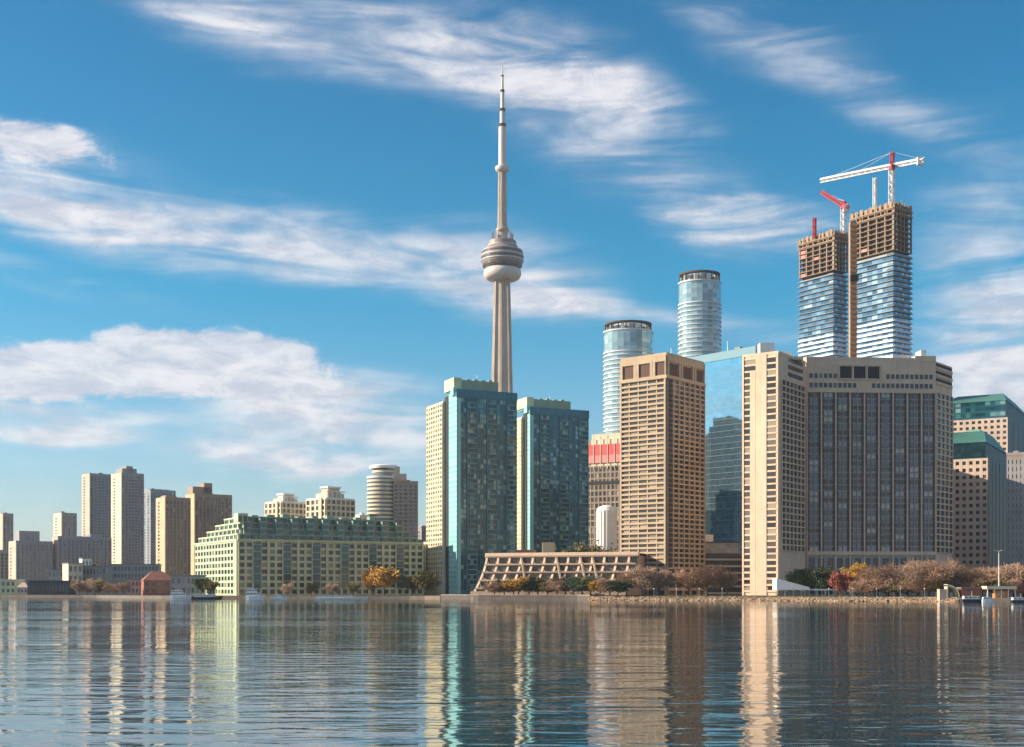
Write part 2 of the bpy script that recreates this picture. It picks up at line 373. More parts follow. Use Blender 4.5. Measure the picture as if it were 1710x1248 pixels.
def roof_bits(parent, fr, z, mat, n=3, h=3.0, seed=1, par=W['concrete']):
    """parapet, deck, plant boxes"""
    rnd = random.Random(seed)
    r = MB(); lbox(r, fr, .3, fr.w-.3, .3, fr.d-.3, z-.05, z+.25); rf = r.build('roof', W['roofgrey'], parent)
    p = MB(); t = .35; lbox(p, fr, -.12, fr.w+.12, -.12, t, z-.2, z+1.1); lbox(p, fr, -.12, fr.w+.12, fr.d-t, fr.d+.12, z-.2, z+1.1)
    lbox(p, fr, -.12, t, t+.01, fr.d-t-.01, z-.2, z+1.1); lbox(p, fr, fr.w-t, fr.w+.12, t+.01, fr.d-t-.01, z-.2, z+1.1)
    p.build('parapet', par, rf)
    if n > 1 and par is not W['hotel']:
        q = MB(); p = fr.L(fr.w*rnd.uniform(.25, .75), fr.d*.5, z); q.tube([(p[0], p[1], z+.2), (p[0], p[1], z+rnd.uniform(5, 9))], [.22, .08], 5); q.build('antenna', W['steel'], rf)
    for k in range(n):
        w = min(fr.w*.3, rnd.uniform(2, 6)); d = min(fr.d*.3, rnd.uniform(2, 5)); x = rnd.uniform(.1, .6)*fr.w; y = rnd.uniform(.15, .6)*fr.d
        q = MB(); lbox(q, fr, x, x+w, y, y+d, z+.2+k*.01, z+rnd.uniform(.5, 1)*h); q.build('rooftop_unit', mat, rf)
    return rf

# ------------------------------------------------------------------ setting: water, land
def water():
    m, nt, b = nodes_of('lake water'); N = nt.nodes; L = nt.links
    b.inputs['Base Color'].default_value = (.007, .032, .040, 1); b.inputs['Roughness'].default_value = .03; b.inputs['IOR'].default_value = 1.55
    g = N.new('ShaderNodeNewGeometry')
    def nz(sx, sy, det, rot, dist):
        mp = N.new('ShaderNodeMapping'); mp.inputs['Scale'].default_value = (sx, sy, 1); mp.inputs['Rotation'].default_value = (0, 0, R(rot)); L.new(g.outputs['Position'], mp.inputs[0])
        n = N.new('ShaderNodeTexNoise'); n.inputs['Scale'].default_value = 1; n.inputs['Detail'].default_value = det; n.inputs['Roughness'].default_value = .5; n.inputs['Distortion'].default_value = dist
        L.new(mp.outputs[0], n.inputs['Vector']); return n.outputs['Fac']
    def mul(a, k):
        q = N.new('ShaderNodeMath'); q.operation = 'MULTIPLY'; L.new(a, q.inputs[0])
        if isinstance(k, float): q.inputs[1].default_value = k
        else: L.new(k, q.inputs[1])
        return q.outputs[0]
    def add(a, c):
        q = N.new('ShaderNodeMath'); q.operation = 'ADD'; L.new(a, q.inputs[0]); L.new(c, q.inputs[1]); return q.outputs[0]
    gust = N.new('ShaderNodeMapRange'); L.new(nz(.006, .022, 3, 4, .6), gust.inputs['Value']); gust.inputs['From Min'].default_value = .38; gust.inputs['From Max'].default_value = .66; gust.inputs['To Min'].default_value = .35; gust.inputs['To Max'].default_value = 1.8
    h = add(mul(nz(.11, .36, 2, 5, .9), WAVE[0]), add(mul(nz(.5, 1.2, 2, -8, .6), WAVE[1]), mul(nz(2.2, 4.0, 2, 12, .4), WAVE[2])))
    h = mul(h, gust.outputs['Result'])
    bp = N.new('ShaderNodeBump'); bp.inputs['Strength'].default_value = 1; bp.inputs['Distance'].default_value = 1; L.new(h, bp.inputs['Height']); L.new(bp.outputs[0], b.inputs['Normal'])
    mb = MB(); mb.quad((-4500, -4500, 0), (4500, -4500, 0), (4500, 4500, 0), (-4500, 4500, 0))
    mb.build('water', m, None, 'structure')
WAVE = (.115, .026, .003)
water()

SHORE = [(-1500, 980), (-100, 815), (0, 808), (150, 775), (280, 690), (320, 656), (450, 652), (700, 645), (735, 640), (790, 622), (960, 600), (1000, 583), (1300, 553), (1560, 522), (1590, 515), (1720, 500), (1900, 480), (3000, 420)]
SH = [(X(p, y), y) for p, y in SHORE]
def shore_y(px):
    for (a, ya), (b, yb) in zip(SHORE, SHORE[1:]):
        if a <= px <= b: return ya+(yb-ya)*(px-a)/(b-a)
    return 600
def ground_mat():
    m = wall_mat('city ground', (.17, .15, .13), .35, .9, .05, 0); return m
land = MB(); land.prism(SH + [(4400, 420), (4400, 4400), (-4400, 4400), (-4400, 980)], -3, GZ)
land.build('ground', ground_mat(), None, 'structure')

# ------------------------------------------------------------------ hotel
def hotel():
    wing = foot(1240, 1300, 1345, 600, 55)
    root = thing('hotel_building', 'wide stone hotel block with bright sunlit left wing and long window grid', 'hotel', wing.centre())
    cx, cy, _ = wing.P('front', wing.w, 0, 0)
    mainf = Frame(X(1346, 629)+.3, 629, 4, 66, 24)
    mainf = foot(None, 1347, 1562, 629, 4, d=24)
    ex, ey, _ = mainf.L(mainf.w, 0, 0)
    kr = (1590-CX)/FPX; a = 50; w3 = (kr*ey-ex)/(math.cos(R(a))-kr*math.sin(R(a)))
    end = Frame(ex, ey, a, w3, 16)
    st = W['hotel']; zt = Z(590, 600); ztm = Z(600, 630)
    zb = Z(655, 630); zlow = Z(923, 630); nf = 26; fl = (zb-zlow)/nf
    core(root, wing, GZ, zt, st); core(root, mainf, GZ, ztm, st); core(root, end, GZ, Z(613, 650), st)
    m = MB(); lbox(m, mainf, 6, mainf.w-4, 20, 70, GZ, 90); m.build('unseen_shadow_block', st, root)  # unseen block added to cast shade on the lower office face
    g = MB(); wins = []
    # long facade: pale pier, recess shade painted as flat dark strips, glass
    fr = mainf; nb = 9; cu = fr.w/nb; dark = MB()
    for i in range(nb+1):
        u = i*cu; fbox(g, fr, 'front', max(0, u-.36), min(fr.w, u+.36), GZ+.1, zb, 0, .9)
        fbox(dark, fr, 'front', max(.46, u-1.5), min(fr.w-.46, u+1.5), zlow, zb, 0, .12)
    slab = MB()
    for j in range(nf): fbox(slab, fr, 'front', .02, fr.w-.02, zlow+j*fl-.12, zlow+j*fl+.12, .02, .3)
    slab.build('slab_edges', W['warmgrey'], root)
    for j in range(nf-1, -1, -1):
        for i in range(nb): wins.append((fr, 'front', (i+.5)*cu, zlow+(j+.5)*fl, cu-2.7, fl-.95))
    for j in range(nf): sl = MB(); fbox(sl, fr, 'front', .03, fr.w-.03, zlow+j*fl+.17, zlow+j*fl+.62, 0, .105); sl.build('spandrel', G['grey'], root)
    dark.build('recess_strips', W['hotel_dark'], root)
    for i in range(nb): m = MB(); fbox(m, fr, 'front', (i+.5)*cu-.17, (i+.5)*cu+.17, zlow, zb-.1, 0, .5); m.build('mullion', W['tan'], root)
    # cornice bands and top floors
    for (pa, pb, t) in ((656, 650, 1.1), (927, 921, 1.2)):
        c = MB(); fbox(c, fr, 'front', -.1, fr.w+.1, Z(pa, 630), Z(pb, 630), 0, t)
        c.build('cornice', W['hotel'], root)
    top = []
    for (pa, pb) in ((649, 638), (634, 622)):
        for i in range(26):
            u0 = fr.w*(.02+i*.0372)
            if .26 < u0/fr.w < .58 and pa < 640: continue
            if .36 < u0/fr.w < .47: continue
            top.append((fr, 'front', u0+1, (Z(pa, 630)+Z(pb, 630))/2, 1.75, 2.3))
    opn = MB()
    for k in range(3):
        u = fr.w*(.255+.108*k); m = MB(); fbox(m, fr, 'front', u, u+fr.w*.092, Z(632, 630), Z(612, 630), -.1, .1); m.build('opening_shade', W['dark'], root)  # flat dark panel paints the shade of a large opening
    for k in range(4):
        u = fr.w*(.247+.108*k); fbox(opn, fr, 'front', u-.0, u+.55, Z(634, 630), Z(610, 630), 0, .5)
    fbox(opn, fr, 'front', fr.w*.247, fr.w*.579, Z(611, 630), Z(608, 630), 0, .55); fbox(opn, fr, 'front', fr.w*.247, fr.w*.579, Z(634, 630), Z(632, 630), 0, .55)
    opn.build('opening_frame', st, root)
    g.build('piers', st, root)
    # wing, sunlit face
    f = 'left'; Lw = wing.d; p = MB(); ww = []; wf = 31; wl = Z(925, 605); wt = Z(598, 605); cz = (wt-wl)/wf
    cols = ((.055, .21), (.70, .93))
    for j in range(wf-1, -1, -1):
        for k, (a0, a1) in enumerate(cols):
            if k == 0 and j >= wf-4: a1 = .37
            ww.append((wing, f, Lw*(a0+a1)/2, wl+(j+.5)*cz, Lw*(a1-a0)-.1, cz-.9))
    for (a0, a1) in ((0, .05), (.955, 1)): fbox(p, wing, f, Lw*a0, Lw*a1, GZ, zt, 0, .55)
    fbox(p, wing, f, Lw*.22, Lw*.37, GZ+.1, Z(616, 600), 0, .42); fbox(p, wing, f, Lw*.38, Lw*.68, GZ+.1, zt, 0, .5)
    for j in range(wf+1):
        z = wl+j*cz
        for a0, a1 in cols:
            if a0 < .1 and j >= wf-4: a1 = .375
            fbox(p, wing, f, Lw*a0-.05, Lw*a1+.05, z-.42, z+.42, 0, .3)
    for j in range(6):
        z = wl-(j+1)*3.0
        if z < 4: break
        fbox(p, wing, f, Lw*.05, Lw*.37, z-.5, z+.5, 0, .46); fbox(p, wing, f, Lw*.69, Lw*.95, z-.5, z+.5, 0, .46)
        ww.append((wing, f, Lw*.14, z+1.5, Lw*.16, 1.9)); ww.append((wing, f, Lw*.29, z+1.5, Lw*.1, 1.9)); ww.append((wing, f, Lw*.82, z+1.5, Lw*.22, 1.9))
    p.build('wing_piers', st, root)
    # wing, shaded return and far end bay
    q = MB(); rw = []
    grid(q, rw, wing, 'front', zlow, zb+2, 6, nf+1, .6, .7, .7, 3, wing.w-2)
    for k in range(3): rw.append((wing, 'front', wing.w*.62, zb+5.5+k*3.6, wing.w*.55, 2.0))
    q2 = MB(); ew = []
    grid(q2, ew, end, 'front', zlow, Z(658, 640), 4, nf, .9, .7, .6)
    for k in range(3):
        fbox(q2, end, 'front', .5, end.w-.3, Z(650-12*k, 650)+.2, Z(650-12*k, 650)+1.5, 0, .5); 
        d = MB(); fbox(d, end, 'front', .6, end.w-.4, Z(650-12*k, 650)+1.6, Z(650-12*k, 650)+3.2, -.02, .06); d.build('opening_shade', W['dark'], root)  # shade of the end bay openings painted as dark strips
    q.build('return_piers', st, root); q2.build('end_piers', st, root)
    # ground floors
    low = []; lg = MB(); grid(lg, low, mainf, 'front', GZ+.5, Z(930, 630), 14, 3, 1.5, 1.3, .5); lg.build('podium_piers', W['warmgrey'], root)
    windows(root, wins[:60], G['hotel'], 60); windows(root, ww[:40], G['flat'], 40)
    windows(root, wins[60:], G['hotel'], 0); windows(root, ww[40:], G['flat'], 0); windows(root, rw+ew+low, G['dark'], 0); windows(root, top, G['dark'], 0)
    # roof
    rf = roof_bits(root, mainf, ztm, st, 2, 2.5, 3, st); roof_bits(root, wing, zt, st, 1, 2, 5, st)
    m = MB(); lbox(m, mainf, mainf.w*.84, mainf.w+.2, -.3, 14, ztm-.5, Z(592, 629)); m.build('roof_block', st, rf)
    m = MB(); lbox(m, mainf, mainf.w*.90, mainf.w*.94, 2, 9, Z(592, 629)-.1, Z(591, 640)+.9); m.build('rooftop_unit', W['white'], rf)
    m = MB(); lbox(m, mainf, mainf.w*.70, mainf.w*.835, 6, 16, ztm, Z(594, 640)); m.build('roof_block', W['white'], rf)
    for (pa, pb, ya, yb, z2, mat) in ((1268, 1292, 606, 612, 574, 'white'), (1311, 1332, 622, 630, 578, 'white'), (1322, 1348, 616, 622, 590, 'hotel')):
        m = MB(); m.box(X(pa, 608), X(pb, 608), ya, yb, zt-.2, Z(z2, 608)); m.build('rooftop_unit', W[mat], rf)
hotel()

# ------------------------------------------------------------------ tan apartment slab beside the hotel
def slab_tower():
    fr = foot(1037, 1113, 1175, 640, 50); st = W['tan']
    root = thing('apartment_tower', 'tan concrete apartment tower of stacked balconies beside the terraced building', 'apartment tower', fr.centre())
    zt = Z(592, 640); zc = Z(631, 640); zl = Z(948, 640); core(root, fr, GZ, zt, st)
    n = 38; fl = (zc-zl)/n
    g = MB(); wl = []; wr = []
    grid(g, wl, fr, 'left', zl, zc, 5, n, .7, 1.05, .9, dp=-.35); 
    for i in (0, 5): fbox(g, fr, 'left', fr.d*i/5-(.0 if i == 0 else 1.0), fr.d*i/5+(1.0 if i == 0 else .0), zl, zc, 0, 1.0)
    g.build('balcony_fronts', st, root)
    g = MB(); grid(g, wr, fr, 'front', zl, zc, 7, n, .8, .8, .8, dp=.25); g.build('side_piers', st, root)
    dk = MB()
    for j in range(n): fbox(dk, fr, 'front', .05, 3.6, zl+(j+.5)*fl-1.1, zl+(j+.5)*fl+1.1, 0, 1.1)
    dk.build('loggia_shade', W['dark'], root)  # solid dark boxes paint the shade of the corner loggias
    base = MB(); lw = []; grid(base, lw, fr, 'left', GZ, zl, 5, 4, 1.2, 1.5, 1.0); rw = []; grid(base, rw, fr, 'front', GZ, zl, 5, 4, 1.2, 1.5, 1.0); base.build('podium_piers', st, root)
    cr = MB()
    for fc, ln in (('left', fr.d), ('front', fr.w)):
        fbox(cr, fr, fc, -.9 if fc == 'front' else -.3, ln+(.9 if fc == 'left' else .3), zc-.3, zc+1.4, 0, 1.25); fbox(cr, fr, fc, -.1, ln+.1, Z(603, 640), zt+.01, 0, .9)
        for a in (0, .30, .36, .66, .72, .98): fbox(cr, fr, fc, ln*a, min(ln, ln*a+1.5), zc+1.4, Z(603, 640), 0, .85)
    cr.build('crown', st, root)
    for fc, ln in (('left', fr.d), ('front', fr.w)):
        for a0, a1 in ((.06, .29), (.42, .65), (.78, .97)):
            m = MB(); fbox(m, fr, fc, ln*a0, ln*a1, zc+1.8, Z(605, 640), -.02, .06); m.build('crown_shade_panel', W['hotel_dark'], root)  # dark panels paint the shade inside the crown openings
    windows(root, wl[:60]+wr[:40], G['flat'], 100); windows(root, wl[60:], G['flat'], 0); windows(root, wr[40:]+lw+rw, G['dark'], 0)
    rf = roof_bits(root, fr, zt, W['tan'], 2, 3, 2, st)
slab_tower()

# ------------------------------------------------------------------ teal glass condominium pair
def teal_tower(label, pxL, pxC, pxR, Y, a, top, ptop, seed, d=None):
    fr = foot(pxL, pxC, pxR, Y, a, d=d); random.seed(seed)
    root = thing('condominium_tower', label, 'glass tower', fr.centre(), 'pair of teal glass condominium towers')
    zt = Z(top, Y); zl = Z(top+13, Y); nf = 38
    d1 = fr.d*.62                     # cream slab behind, glass bay in front
    cream = fr.sub(0, fr.w*.7, fr.d-d1, fr.d); bay = fr.sub(2.2, fr.w, 0, fr.d-d1+2)
    core(root, cream, GZ, zl, W['cream']); core(root, bay, GZ, zt, W['teal_metal'])
    neck = fr.sub(1.6, fr.w*.6, fr.d-d1-4, fr.d-d1+1); core(root, neck, GZ, zt-2, W['dark'], 'recess')
    g = MB(); wl = []; grid(g, wl, cream, 'left', 8, zl-1, 7, nf, 1.1, 1.35, .5); g.build('slab_piers', W['cream'], root)
    fcol = MB(); fbox(fcol, bay, 'left', 0.0, bay.d, 4, zt, -.1, .5)
    st = fr.sub(2.0, 4.6, -.5, fr.d-d1-4.2)
    core(root, st, GZ, zt-1.2, W['cyan'], 'sunlit_column')  # paler teal paints the light this left corner catches
    s2 = MB()
    for j in range(nf): fbox(s2, st, 'left', .3, st.d-.3, 6+j*(zt-10)/nf, 6+j*(zt-10)/nf+1.3, -.02, .06)
    s2.build('column_glazing', G['cyan'], root)
    nb = 6; bw = bay.w/nb
    curtain(root, bay, 'front', GZ+3, zt-4.5, nb*3, nf, G['teal'], G['teal_spandrel'], .24, tilt=.006, mull=W['teal_metal'], mw=.18)
    pr = MB()
    for i in range(nb+1): fbox(pr, bay, 'front', max(0, i*bw-.35), min(bay.w, i*bw+.35), GZ, zt-2, 0, .8 if i % 2 else .5)
    pr.build('fins', W['teal_metal'], root)
    for i in range(nb):
        if i % 2 == 0: continue
        b = MB()
        for j in range(nf): fbox(b, bay, 'front', i*bw+.5, (i+1)*bw-.5, GZ+3+j*(zt-9.1)/nf, GZ+3.75+j*(zt-9.1)/nf, 0, 1.1)
        b.build('balcony_column', W['balcteal'], root)
    wr = []; g = MB(); grid(g, wr, bay, 'right', 8, zt-4, 8, nf, .6, 1.0, .4); g.build('side_piers', W['teal_metal'], root)
    m = MB(); fbox(m, bay, 'front', -.4, bay.w+.4, zt-4.4, zt+.6, 0, .9); m.build('parapet', G['teal_spandrel'], root)
    for i in range(13):
        m = MB(); fbox(m, bay, 'front', bay.w*i/12-.12 if i else 0, bay.w*i/12+.12 if i < 12 else bay.w, zt-4.2, zt+1.4, .9, 1.05); m.build('parapet_fin', W['teal_metal'], root)
    windows(root, wl[:100], G['creampane'], 100); windows(root, wl[100:]+[], G['creampane'], 0); windows(root, wr, G['teal'], 0)
    rf = MB(); lbox(rf, bay, .5, bay.w-.5, .5, bay.d-.5, zt-.1, zt+.35); rf = rf.build('roof', W['roofgrey'], root)
    pz = Z(ptop, Y); ph = fr.sub(3.5, fr.w*.78, 6, 20)
    m = MB(); lbox(m, ph, 0, ph.w, 0, ph.d, zt, pz); pe = m.build('penthouse', W['greenmetal'], rf)
    m = MB(); fbox(m, ph, 'left', -.6, ph.d+.6, zt+1.2, pz+.9, 0, 1.0); fbox(m, ph, 'front', -1.0, 4, zt+1.2, pz+.9, 0, .8); m.build('penthouse_panel', W['mint'], rf)
    m = MB(); lbox(m, fr, 0.6, 5.5, 1.5, 6, zt-3, zt+1.6); m.build('roof_step', W['cyan'], rf)
    for k in range(4):
        m = MB(); x = ph.w*(.3+.17*k); lbox(m, ph, x, x+2.2, 2, 5, pz-.1, pz+.9+.35*(k % 2)); m.build('rooftop_unit', W['greenmetal'], rf)
    m = MB(); p = ph.L(ph.w*.55, 3, 0); m.tube([(p[0], p[1], pz), (p[0], p[1], pz+4)], [.15, .08], 5); m.build('antenna', W['steel'], rf)
teal_tower('teal glass condominium tower with cream side, taller and nearer of the pair', 713, 757, 862, 745, 25, 651, 630, 3)
teal_tower('teal glass condominium tower behind and right of its taller twin', 858, 880, 982, 815, 25, 681, 663, 4)

# ------------------------------------------------------------------ blue mirror slab between the tan tower and the hotel
def blue_slab():
    fr = foot(1150, 1262, 1290, 760, 42)
    root = thing('office_slab', 'blue mirror glass office slab between tan tower and hotel', 'office tower', fr.centre())
    zt = Z(585, 768); core(root, fr, GZ, zt, W['cool'])
    curtain(root, fr, 'left', 22, zt-4, 16, 34, G['blue'], G['blue'], .04, tilt=.0003, mull=None)
    m = MB(); fbox(m, fr, 'left', -.3, fr.d+.3, zt-4, zt+1, 0, .6); fbox(m, fr, 'front', -.6, fr.w, zt-4, zt+1, 0, .5); m.build('cornice', G['ice'], root)
    m = MB()
    for j in range(35): fbox(m, fr, 'left', 0, fr.d, 22+j*(zt-26)/34-.06, 22+j*(zt-26)/34+.06, 0, .2)
    m.build('transoms', W['cool'], root)
    ws = []; grid(None, ws, fr, 'left', 6, 21, 14, 3, 1, 1.2); windows(root, ws, G['dark'], 0)
    roof_bits(root, fr, zt, W['cool'], 2, 3, 8, W['cool'])
blue_slab()

# ------------------------------------------------------------------ round towers
def round_tower(label, px0, px1, top, Y, crown, seed):
    r = (px1-px0)/2/FPX*Y; x = X((px0+px1)/2, Y); zt = Z(top, Y)
    root = thing('condominium_tower', label, 'round tower', (x, Y, GZ), 'pair of round pale glass towers')
    y = Y+r; n = 24; sx, sy = 1.0, .86
    m = MB(); random.seed(seed); nf = int((zt-8)/3.25); fl = (zt-8)/nf
    for j in range(nf):
        for k in range(n):
            t0, t1 = 2*math.pi*k/n, 2*math.pi*(k+1)/n; q = r*.965
            e0, e1 = q*(1+random.uniform(-.004, .004)), q*(1+random.uniform(-.004, .004))
            z0 = 8+j*fl; z1 = z0+fl
            m.quad((x+e0*math.cos(t0), y+sy*e0*math.sin(t0), z0), (x+e0*math.cos(t1), y+sy*e0*math.sin(t1), z0), (x+e1*math.cos(t1), y+sy*e1*math.sin(t1), z1), (x+e1*math.cos(t0), y+sy*e1*math.sin(t0), z1))
    m.build('curtain_wall', G['ice'], root)
    m = MB(); m.lathe([(r*.9, GZ), (r*.9, zt)], x, y, n, sx, sy); m.build('wall', W['cool'], root)
    wide = 5
    for j in range(nf-wide):
        m = MB(); z = 8+j*fl; m.lathe([(r*.955, z), (r*1.0, z), (r*1.0, z+.8), (r*.955, z+.8)], x, y, n*2, sx, sy, False); m.build('balcony', W['ice'], root)
    m = MB()
    for z in (zt-wide*fl, zt-.5): m.lathe([(r*.95, z-.6), (r*1.0, z-.6), (r*1.0, z+.3), (r*.95, z+.3)], x, y, n*2, sx, sy, False)
    m.build('cornice', W['ice'], root)
    # mechanical crown: dark ring on dark posts around white drums
    zc = zt+crown; rf = MB(); rf.lathe([(r*.97, zt-.2), (r*.97, zt+.2)], x, y, n*2, sx, sy); rf = rf.build('roof', W['roofgrey'], root)
    m = MB(); m.lathe([(r*.55, zt), (r*.55, zc-1)], x, y, 24, sx, sy); m.build('penthouse', W['white'], rf)
    m = MB(); m.lathe([(r*.70, zc-1.2), (r*.93, zc-1.2), (r*.93, zc), (r*.70, zc), (r*.70, zc-1.2)], x, y, n*2, sx, sy, False); m.build('crown_ring', W['hotel_dark'], rf)
    for k in range(18):
        m = MB(); t = 2*math.pi*k/18; m.bar((x+r*.9*math.cos(t), y+sy*r*.9*math.sin(t), zt), (x+r*.9*math.cos(t), y+sy*r*.9*math.sin(t), zc-1), .7)
        m.build('crown_post', W['hotel_dark'], rf)
    for k in range(0, 18, 2):
        m = MB(); t = 2*math.pi*(k+.5)/18; m.bar((x+r*.8*math.cos(t), y+sy*r*.8*math.sin(t), zt), (x+r*.8*math.cos(t), y+sy*r*.8*math.sin(t), zc-2), 2.2)
        m.build('crown_drum', W['white'], rf)
round_tower('shorter round glass tower behind the tan apartment tower', 1010, 1096, 546, 925, 6, 1)
round_tower('taller round glass tower with dark open crown above the blue slab', 1137, 1211, 464, 905, 6.5, 2)

# ------------------------------------------------------------------ twin towers under construction
def site_tower(label, pxL, pxC, pxR, Y, a, top, glass_top, bal_top, seed):
    fr = foot(pxL, pxC, pxR, Y, a); random.seed(seed)
    root = thing('unfinished_tower', label, 'unfinished tower', fr.centre(), 'twin towers under construction')
    zt = Z(top, Y); zg = Z(glass_top, Y); zb = Z(bal_top, Y); fl = 3.1
    core(root, fr, GZ, zg-.2, W['cool'], inset=.8)
    m = MB(); lbox(m, fr, 2.2, fr.w-2.2, 2.2, fr.d-2.2, zg-.2, zt-5); m.build('dark_infill', W['hotel_dark'], root)  # dark infill puts the shade of the open floors into colour
    n = int((zt-60)/fl)
    inn = fr.sub(.8, fr.w-.8, .8, fr.d-.8)
    for fc in ('left', 'front'): curtain(root, inn, fc, 60, 60+int((zg-60)/fl)*fl, 8, int((zg-60)/fl), G['site'], W['cool'], .2, tilt=.015)
    ws = MB(); wg = MB(); cols = {}; dk = MB()
    for j in range(n+1):
        z = 60+j*fl
        m = MB(); e = .5 if z < zg else .2
        lbox(m, fr, -e, fr.w+e, -e, fr.d+e, z, z+.32); m.build('floor_slab', W['ice'] if z < zb else W['cool'] if z < zg else W['raw'], root)
        if z < zb:
            fbox(ws, fr, 'left', .4, fr.d-.2, z+.33, z+1.35, .2, .42); fbox(ws, fr, 'front', .2, fr.w-.4, z+.33, z+1.35, .2, .42)
        elif z < zg:
            k = random.uniform(.15, .5)
            fbox(wg, fr, 'left', fr.d*.86, fr.d-.2, z+.33, z+1.15, .2, .4)
            fbox(wg, fr, 'front', .2, fr.w-.4, z+.33, z+1.1, .2, .4)
        elif z < zt-fl:
            for fc in ('left', 'front'):
                ln = fr.len(fc)
                for i in range(6): 
                    u = ln*(.02+i*.192); fbox(cols.setdefault((fc, i), MB()), fr, fc, u, u+.75, z+.32, z+fl, -1.3, -.25)
                for i in range(5):
                    r0 = random.random()
                    if r0 < .12: fbox(dk, fr, fc, ln*(.06+i*.192), ln*(.06+i*.192+.13), z+.33, z+1.5+random.random(), -.9, -.5)
    ws.build('balustrades', W['ice'], root); wg.build('glass_balustrades', G['grey'], root); [q.build('column', W['raw'], root) for q in cols.values()]
    if dk.v: dk.build('guard_panels', W['netlight'], root)
    m = MB()
    for fc in ('left', 'front'):
        ln = fr.len(fc)
        for i in range(9): fbox(m, fr, fc, ln*i/9+.3, ln*(i+.7)/9, zt-2.6, zt+.2+.4*(i % 3), -.1, .35)
        for i in range(7): fbox(m, fr, fc, ln*i/7+.2, ln*i/7+.7, zt-6.2, zt+.9, .36, .6)
        fbox(m, fr, fc, -.2, ln+.2, zt-6.5, zt-5.9, .0, .75); fbox(m, fr, fc, -.2, ln+.2, zt-3.4, zt-2.8, .0, .72)
    m.build('formwork', W['ply'], root)
    m = MB()
    for i in range(10):
        x = random.uniform(.05, .9)*fr.w; y = random.uniform(.05, .9)*fr.d; p = fr.L(x, y, zt); m.bar((p[0], p[1], zt-1), (p[0], p[1], zt+random.uniform(2, 5)), .28)
    m.build('rebar_posts', W['steel'], root)
    return fr, zt
fa, za = site_tower('lower unfinished tower with rounded bare concrete top, left of its twin', 1333, 1392, 1416, 825, 36, 385, 455, 555, 11)
fb, zb_ = site_tower('taller unfinished tower carrying the big white crane on its roof', 1420, 1492, 1523, 765, 36, 338, 420, 530, 12)
def hoist():
    Y = 758; m = MB(); x0, x1 = X(1419.5, Y), X(1432, Y); zt = Z(370, Y)
    root = thing('construction_hoist', 'orange timber coloured hoist mast running up between the two unfinished towers', 'hoist', ((x0+x1)/2, Y+1.5, GZ))
    m.box(x0+.3, x1-.3, Y+.5, Y+4, GZ, zt); m.build('mast_panel', W['ply'], root)
    m = MB(); z = 60
    while z < zt-1: m.box(x0, x1, Y, Y+.49, z, z+.9); z += 3.1
    m.build('landings', W['orange'], root)
    m = MB(); m.box(x0-.1, x1+.1, Y-2, Y-.02, Z(470, Y), Z(460, Y)); m.build('hoist_cage', W['dark'], root)
hoist()
def lattice(mb, a, b, wdt, t, td, n):
    a, b = Vector(a), Vector(b); d = (b-a); ax = d.normalized(); u = ax.orthogonal().normalized(); w = ax.cross(u)
    cs = [u*wdt/2+w*wdt/2, -u*wdt/2+w*wdt/2, -u*wdt/2-w*wdt/2, u*wdt/2-w*wdt/2]
    for c in cs: mb.bar(a+c, b+c, t)
    for i in range(n):
        p, q = a+d*i/n, a+d*(i+1)/n
        for k in range(4):
            c0, c1 = cs[k], cs[(k+1) % 4]
            mb.bar(p+c0, q+c1, td) if i % 2 else mb.bar(p+c1, q+c0, td)
def crane(label, px, Y, base, cab, jl, jr, jzl, jzr, tipz, colour, thick=1.0):
    x = X(px, Y); root = thing('tower_crane', label, 'crane', (x, Y, base), 'tower cranes on the unfinished towers')
    zc = cab; m = MB(); lattice(m, (x, Y, base), (x, Y, zc), 2.6*thick, .62*thick, .42*thick, 10); m.build('mast', W['steelwhite'], root)
    m = MB(); m.box(x-1.7, x+1.7, Y-1.7, Y+1.7, zc, zc+1.4); m.build('slewing_ring', W['steelred'], root)
    m = MB(); m.box(x-1.3, x+1.0, Y-3.8, Y-1.71, zc-1, zc+1.9); cb = m.build('cab', W['steelred'], root)
    m = MB(); m.box(x-1.2, x+.9, Y-3.9, Y-3.81, zc-.2, zc+1.4); m.build('cab_window', G['dark'], cb)
    m = MB(); lattice(m, (x, Y, zc+1.4), (x+.6, Y, tipz), 1.7*thick, .6*thick, .4*thick, 4); m.build('apex', W['steelred'], root)
    (xl, yl), (xr, yr) = jl, jr
    m = MB(); lattice(m, (x, Y, zc+2.0), (xl, yl, jzl), 2.1*thick, .62*thick, .42*thick, 22); m.build('jib', W[colour], root)
    m = MB(); lattice(m, (x, Y, zc+2.0), (xr, yr, jzr), 2.0*thick, .6*thick, .42*thick, 8); m.build('counter_jib', W[colour], root)
    d = Vector((xr-x, yr-Y, 0)).normalized(); p = Vector((xr, yr, jzr))-d*2.2
    m = MB(); m.box(p.x-2.0, p.x+2.0, p.y-1.2, p.y+1.2, jzr-2.6, jzr+2.0); m.build('counterweight', W['white'], root)
    m = MB(); 
    for f in (.45, .85): m.bar((x+.6, Y, tipz), (x+(xl-x)*f, Y+(yl-Y)*f, zc+2+(jzl-zc-2)*f+1), .16)
    m.bar((x+.6, Y, tipz), (p.x, p.y, jzr+1), .16); m.build('tie_bars', W['steel'], root)
Yc = 778
crane('big white tower crane on the taller unfinished tower with long level jib', 1489, Yc, zb_-4, Z(283, Yc), (X(1370, 806), 806), (X(1543, 765), 765), Z(302, 806), Z(267, 765), Z(254, Yc), 'steelwhite', .92)
crane('small red and white crane with raised jib beside the lower unfinished tower', 1408.5, 838, za-6, Z(349, 838), (X(1372, 850), 850), (X(1416, 833), 833), Z(321, 850), Z(346, 833), Z(336, 838), 'steelred', .95)
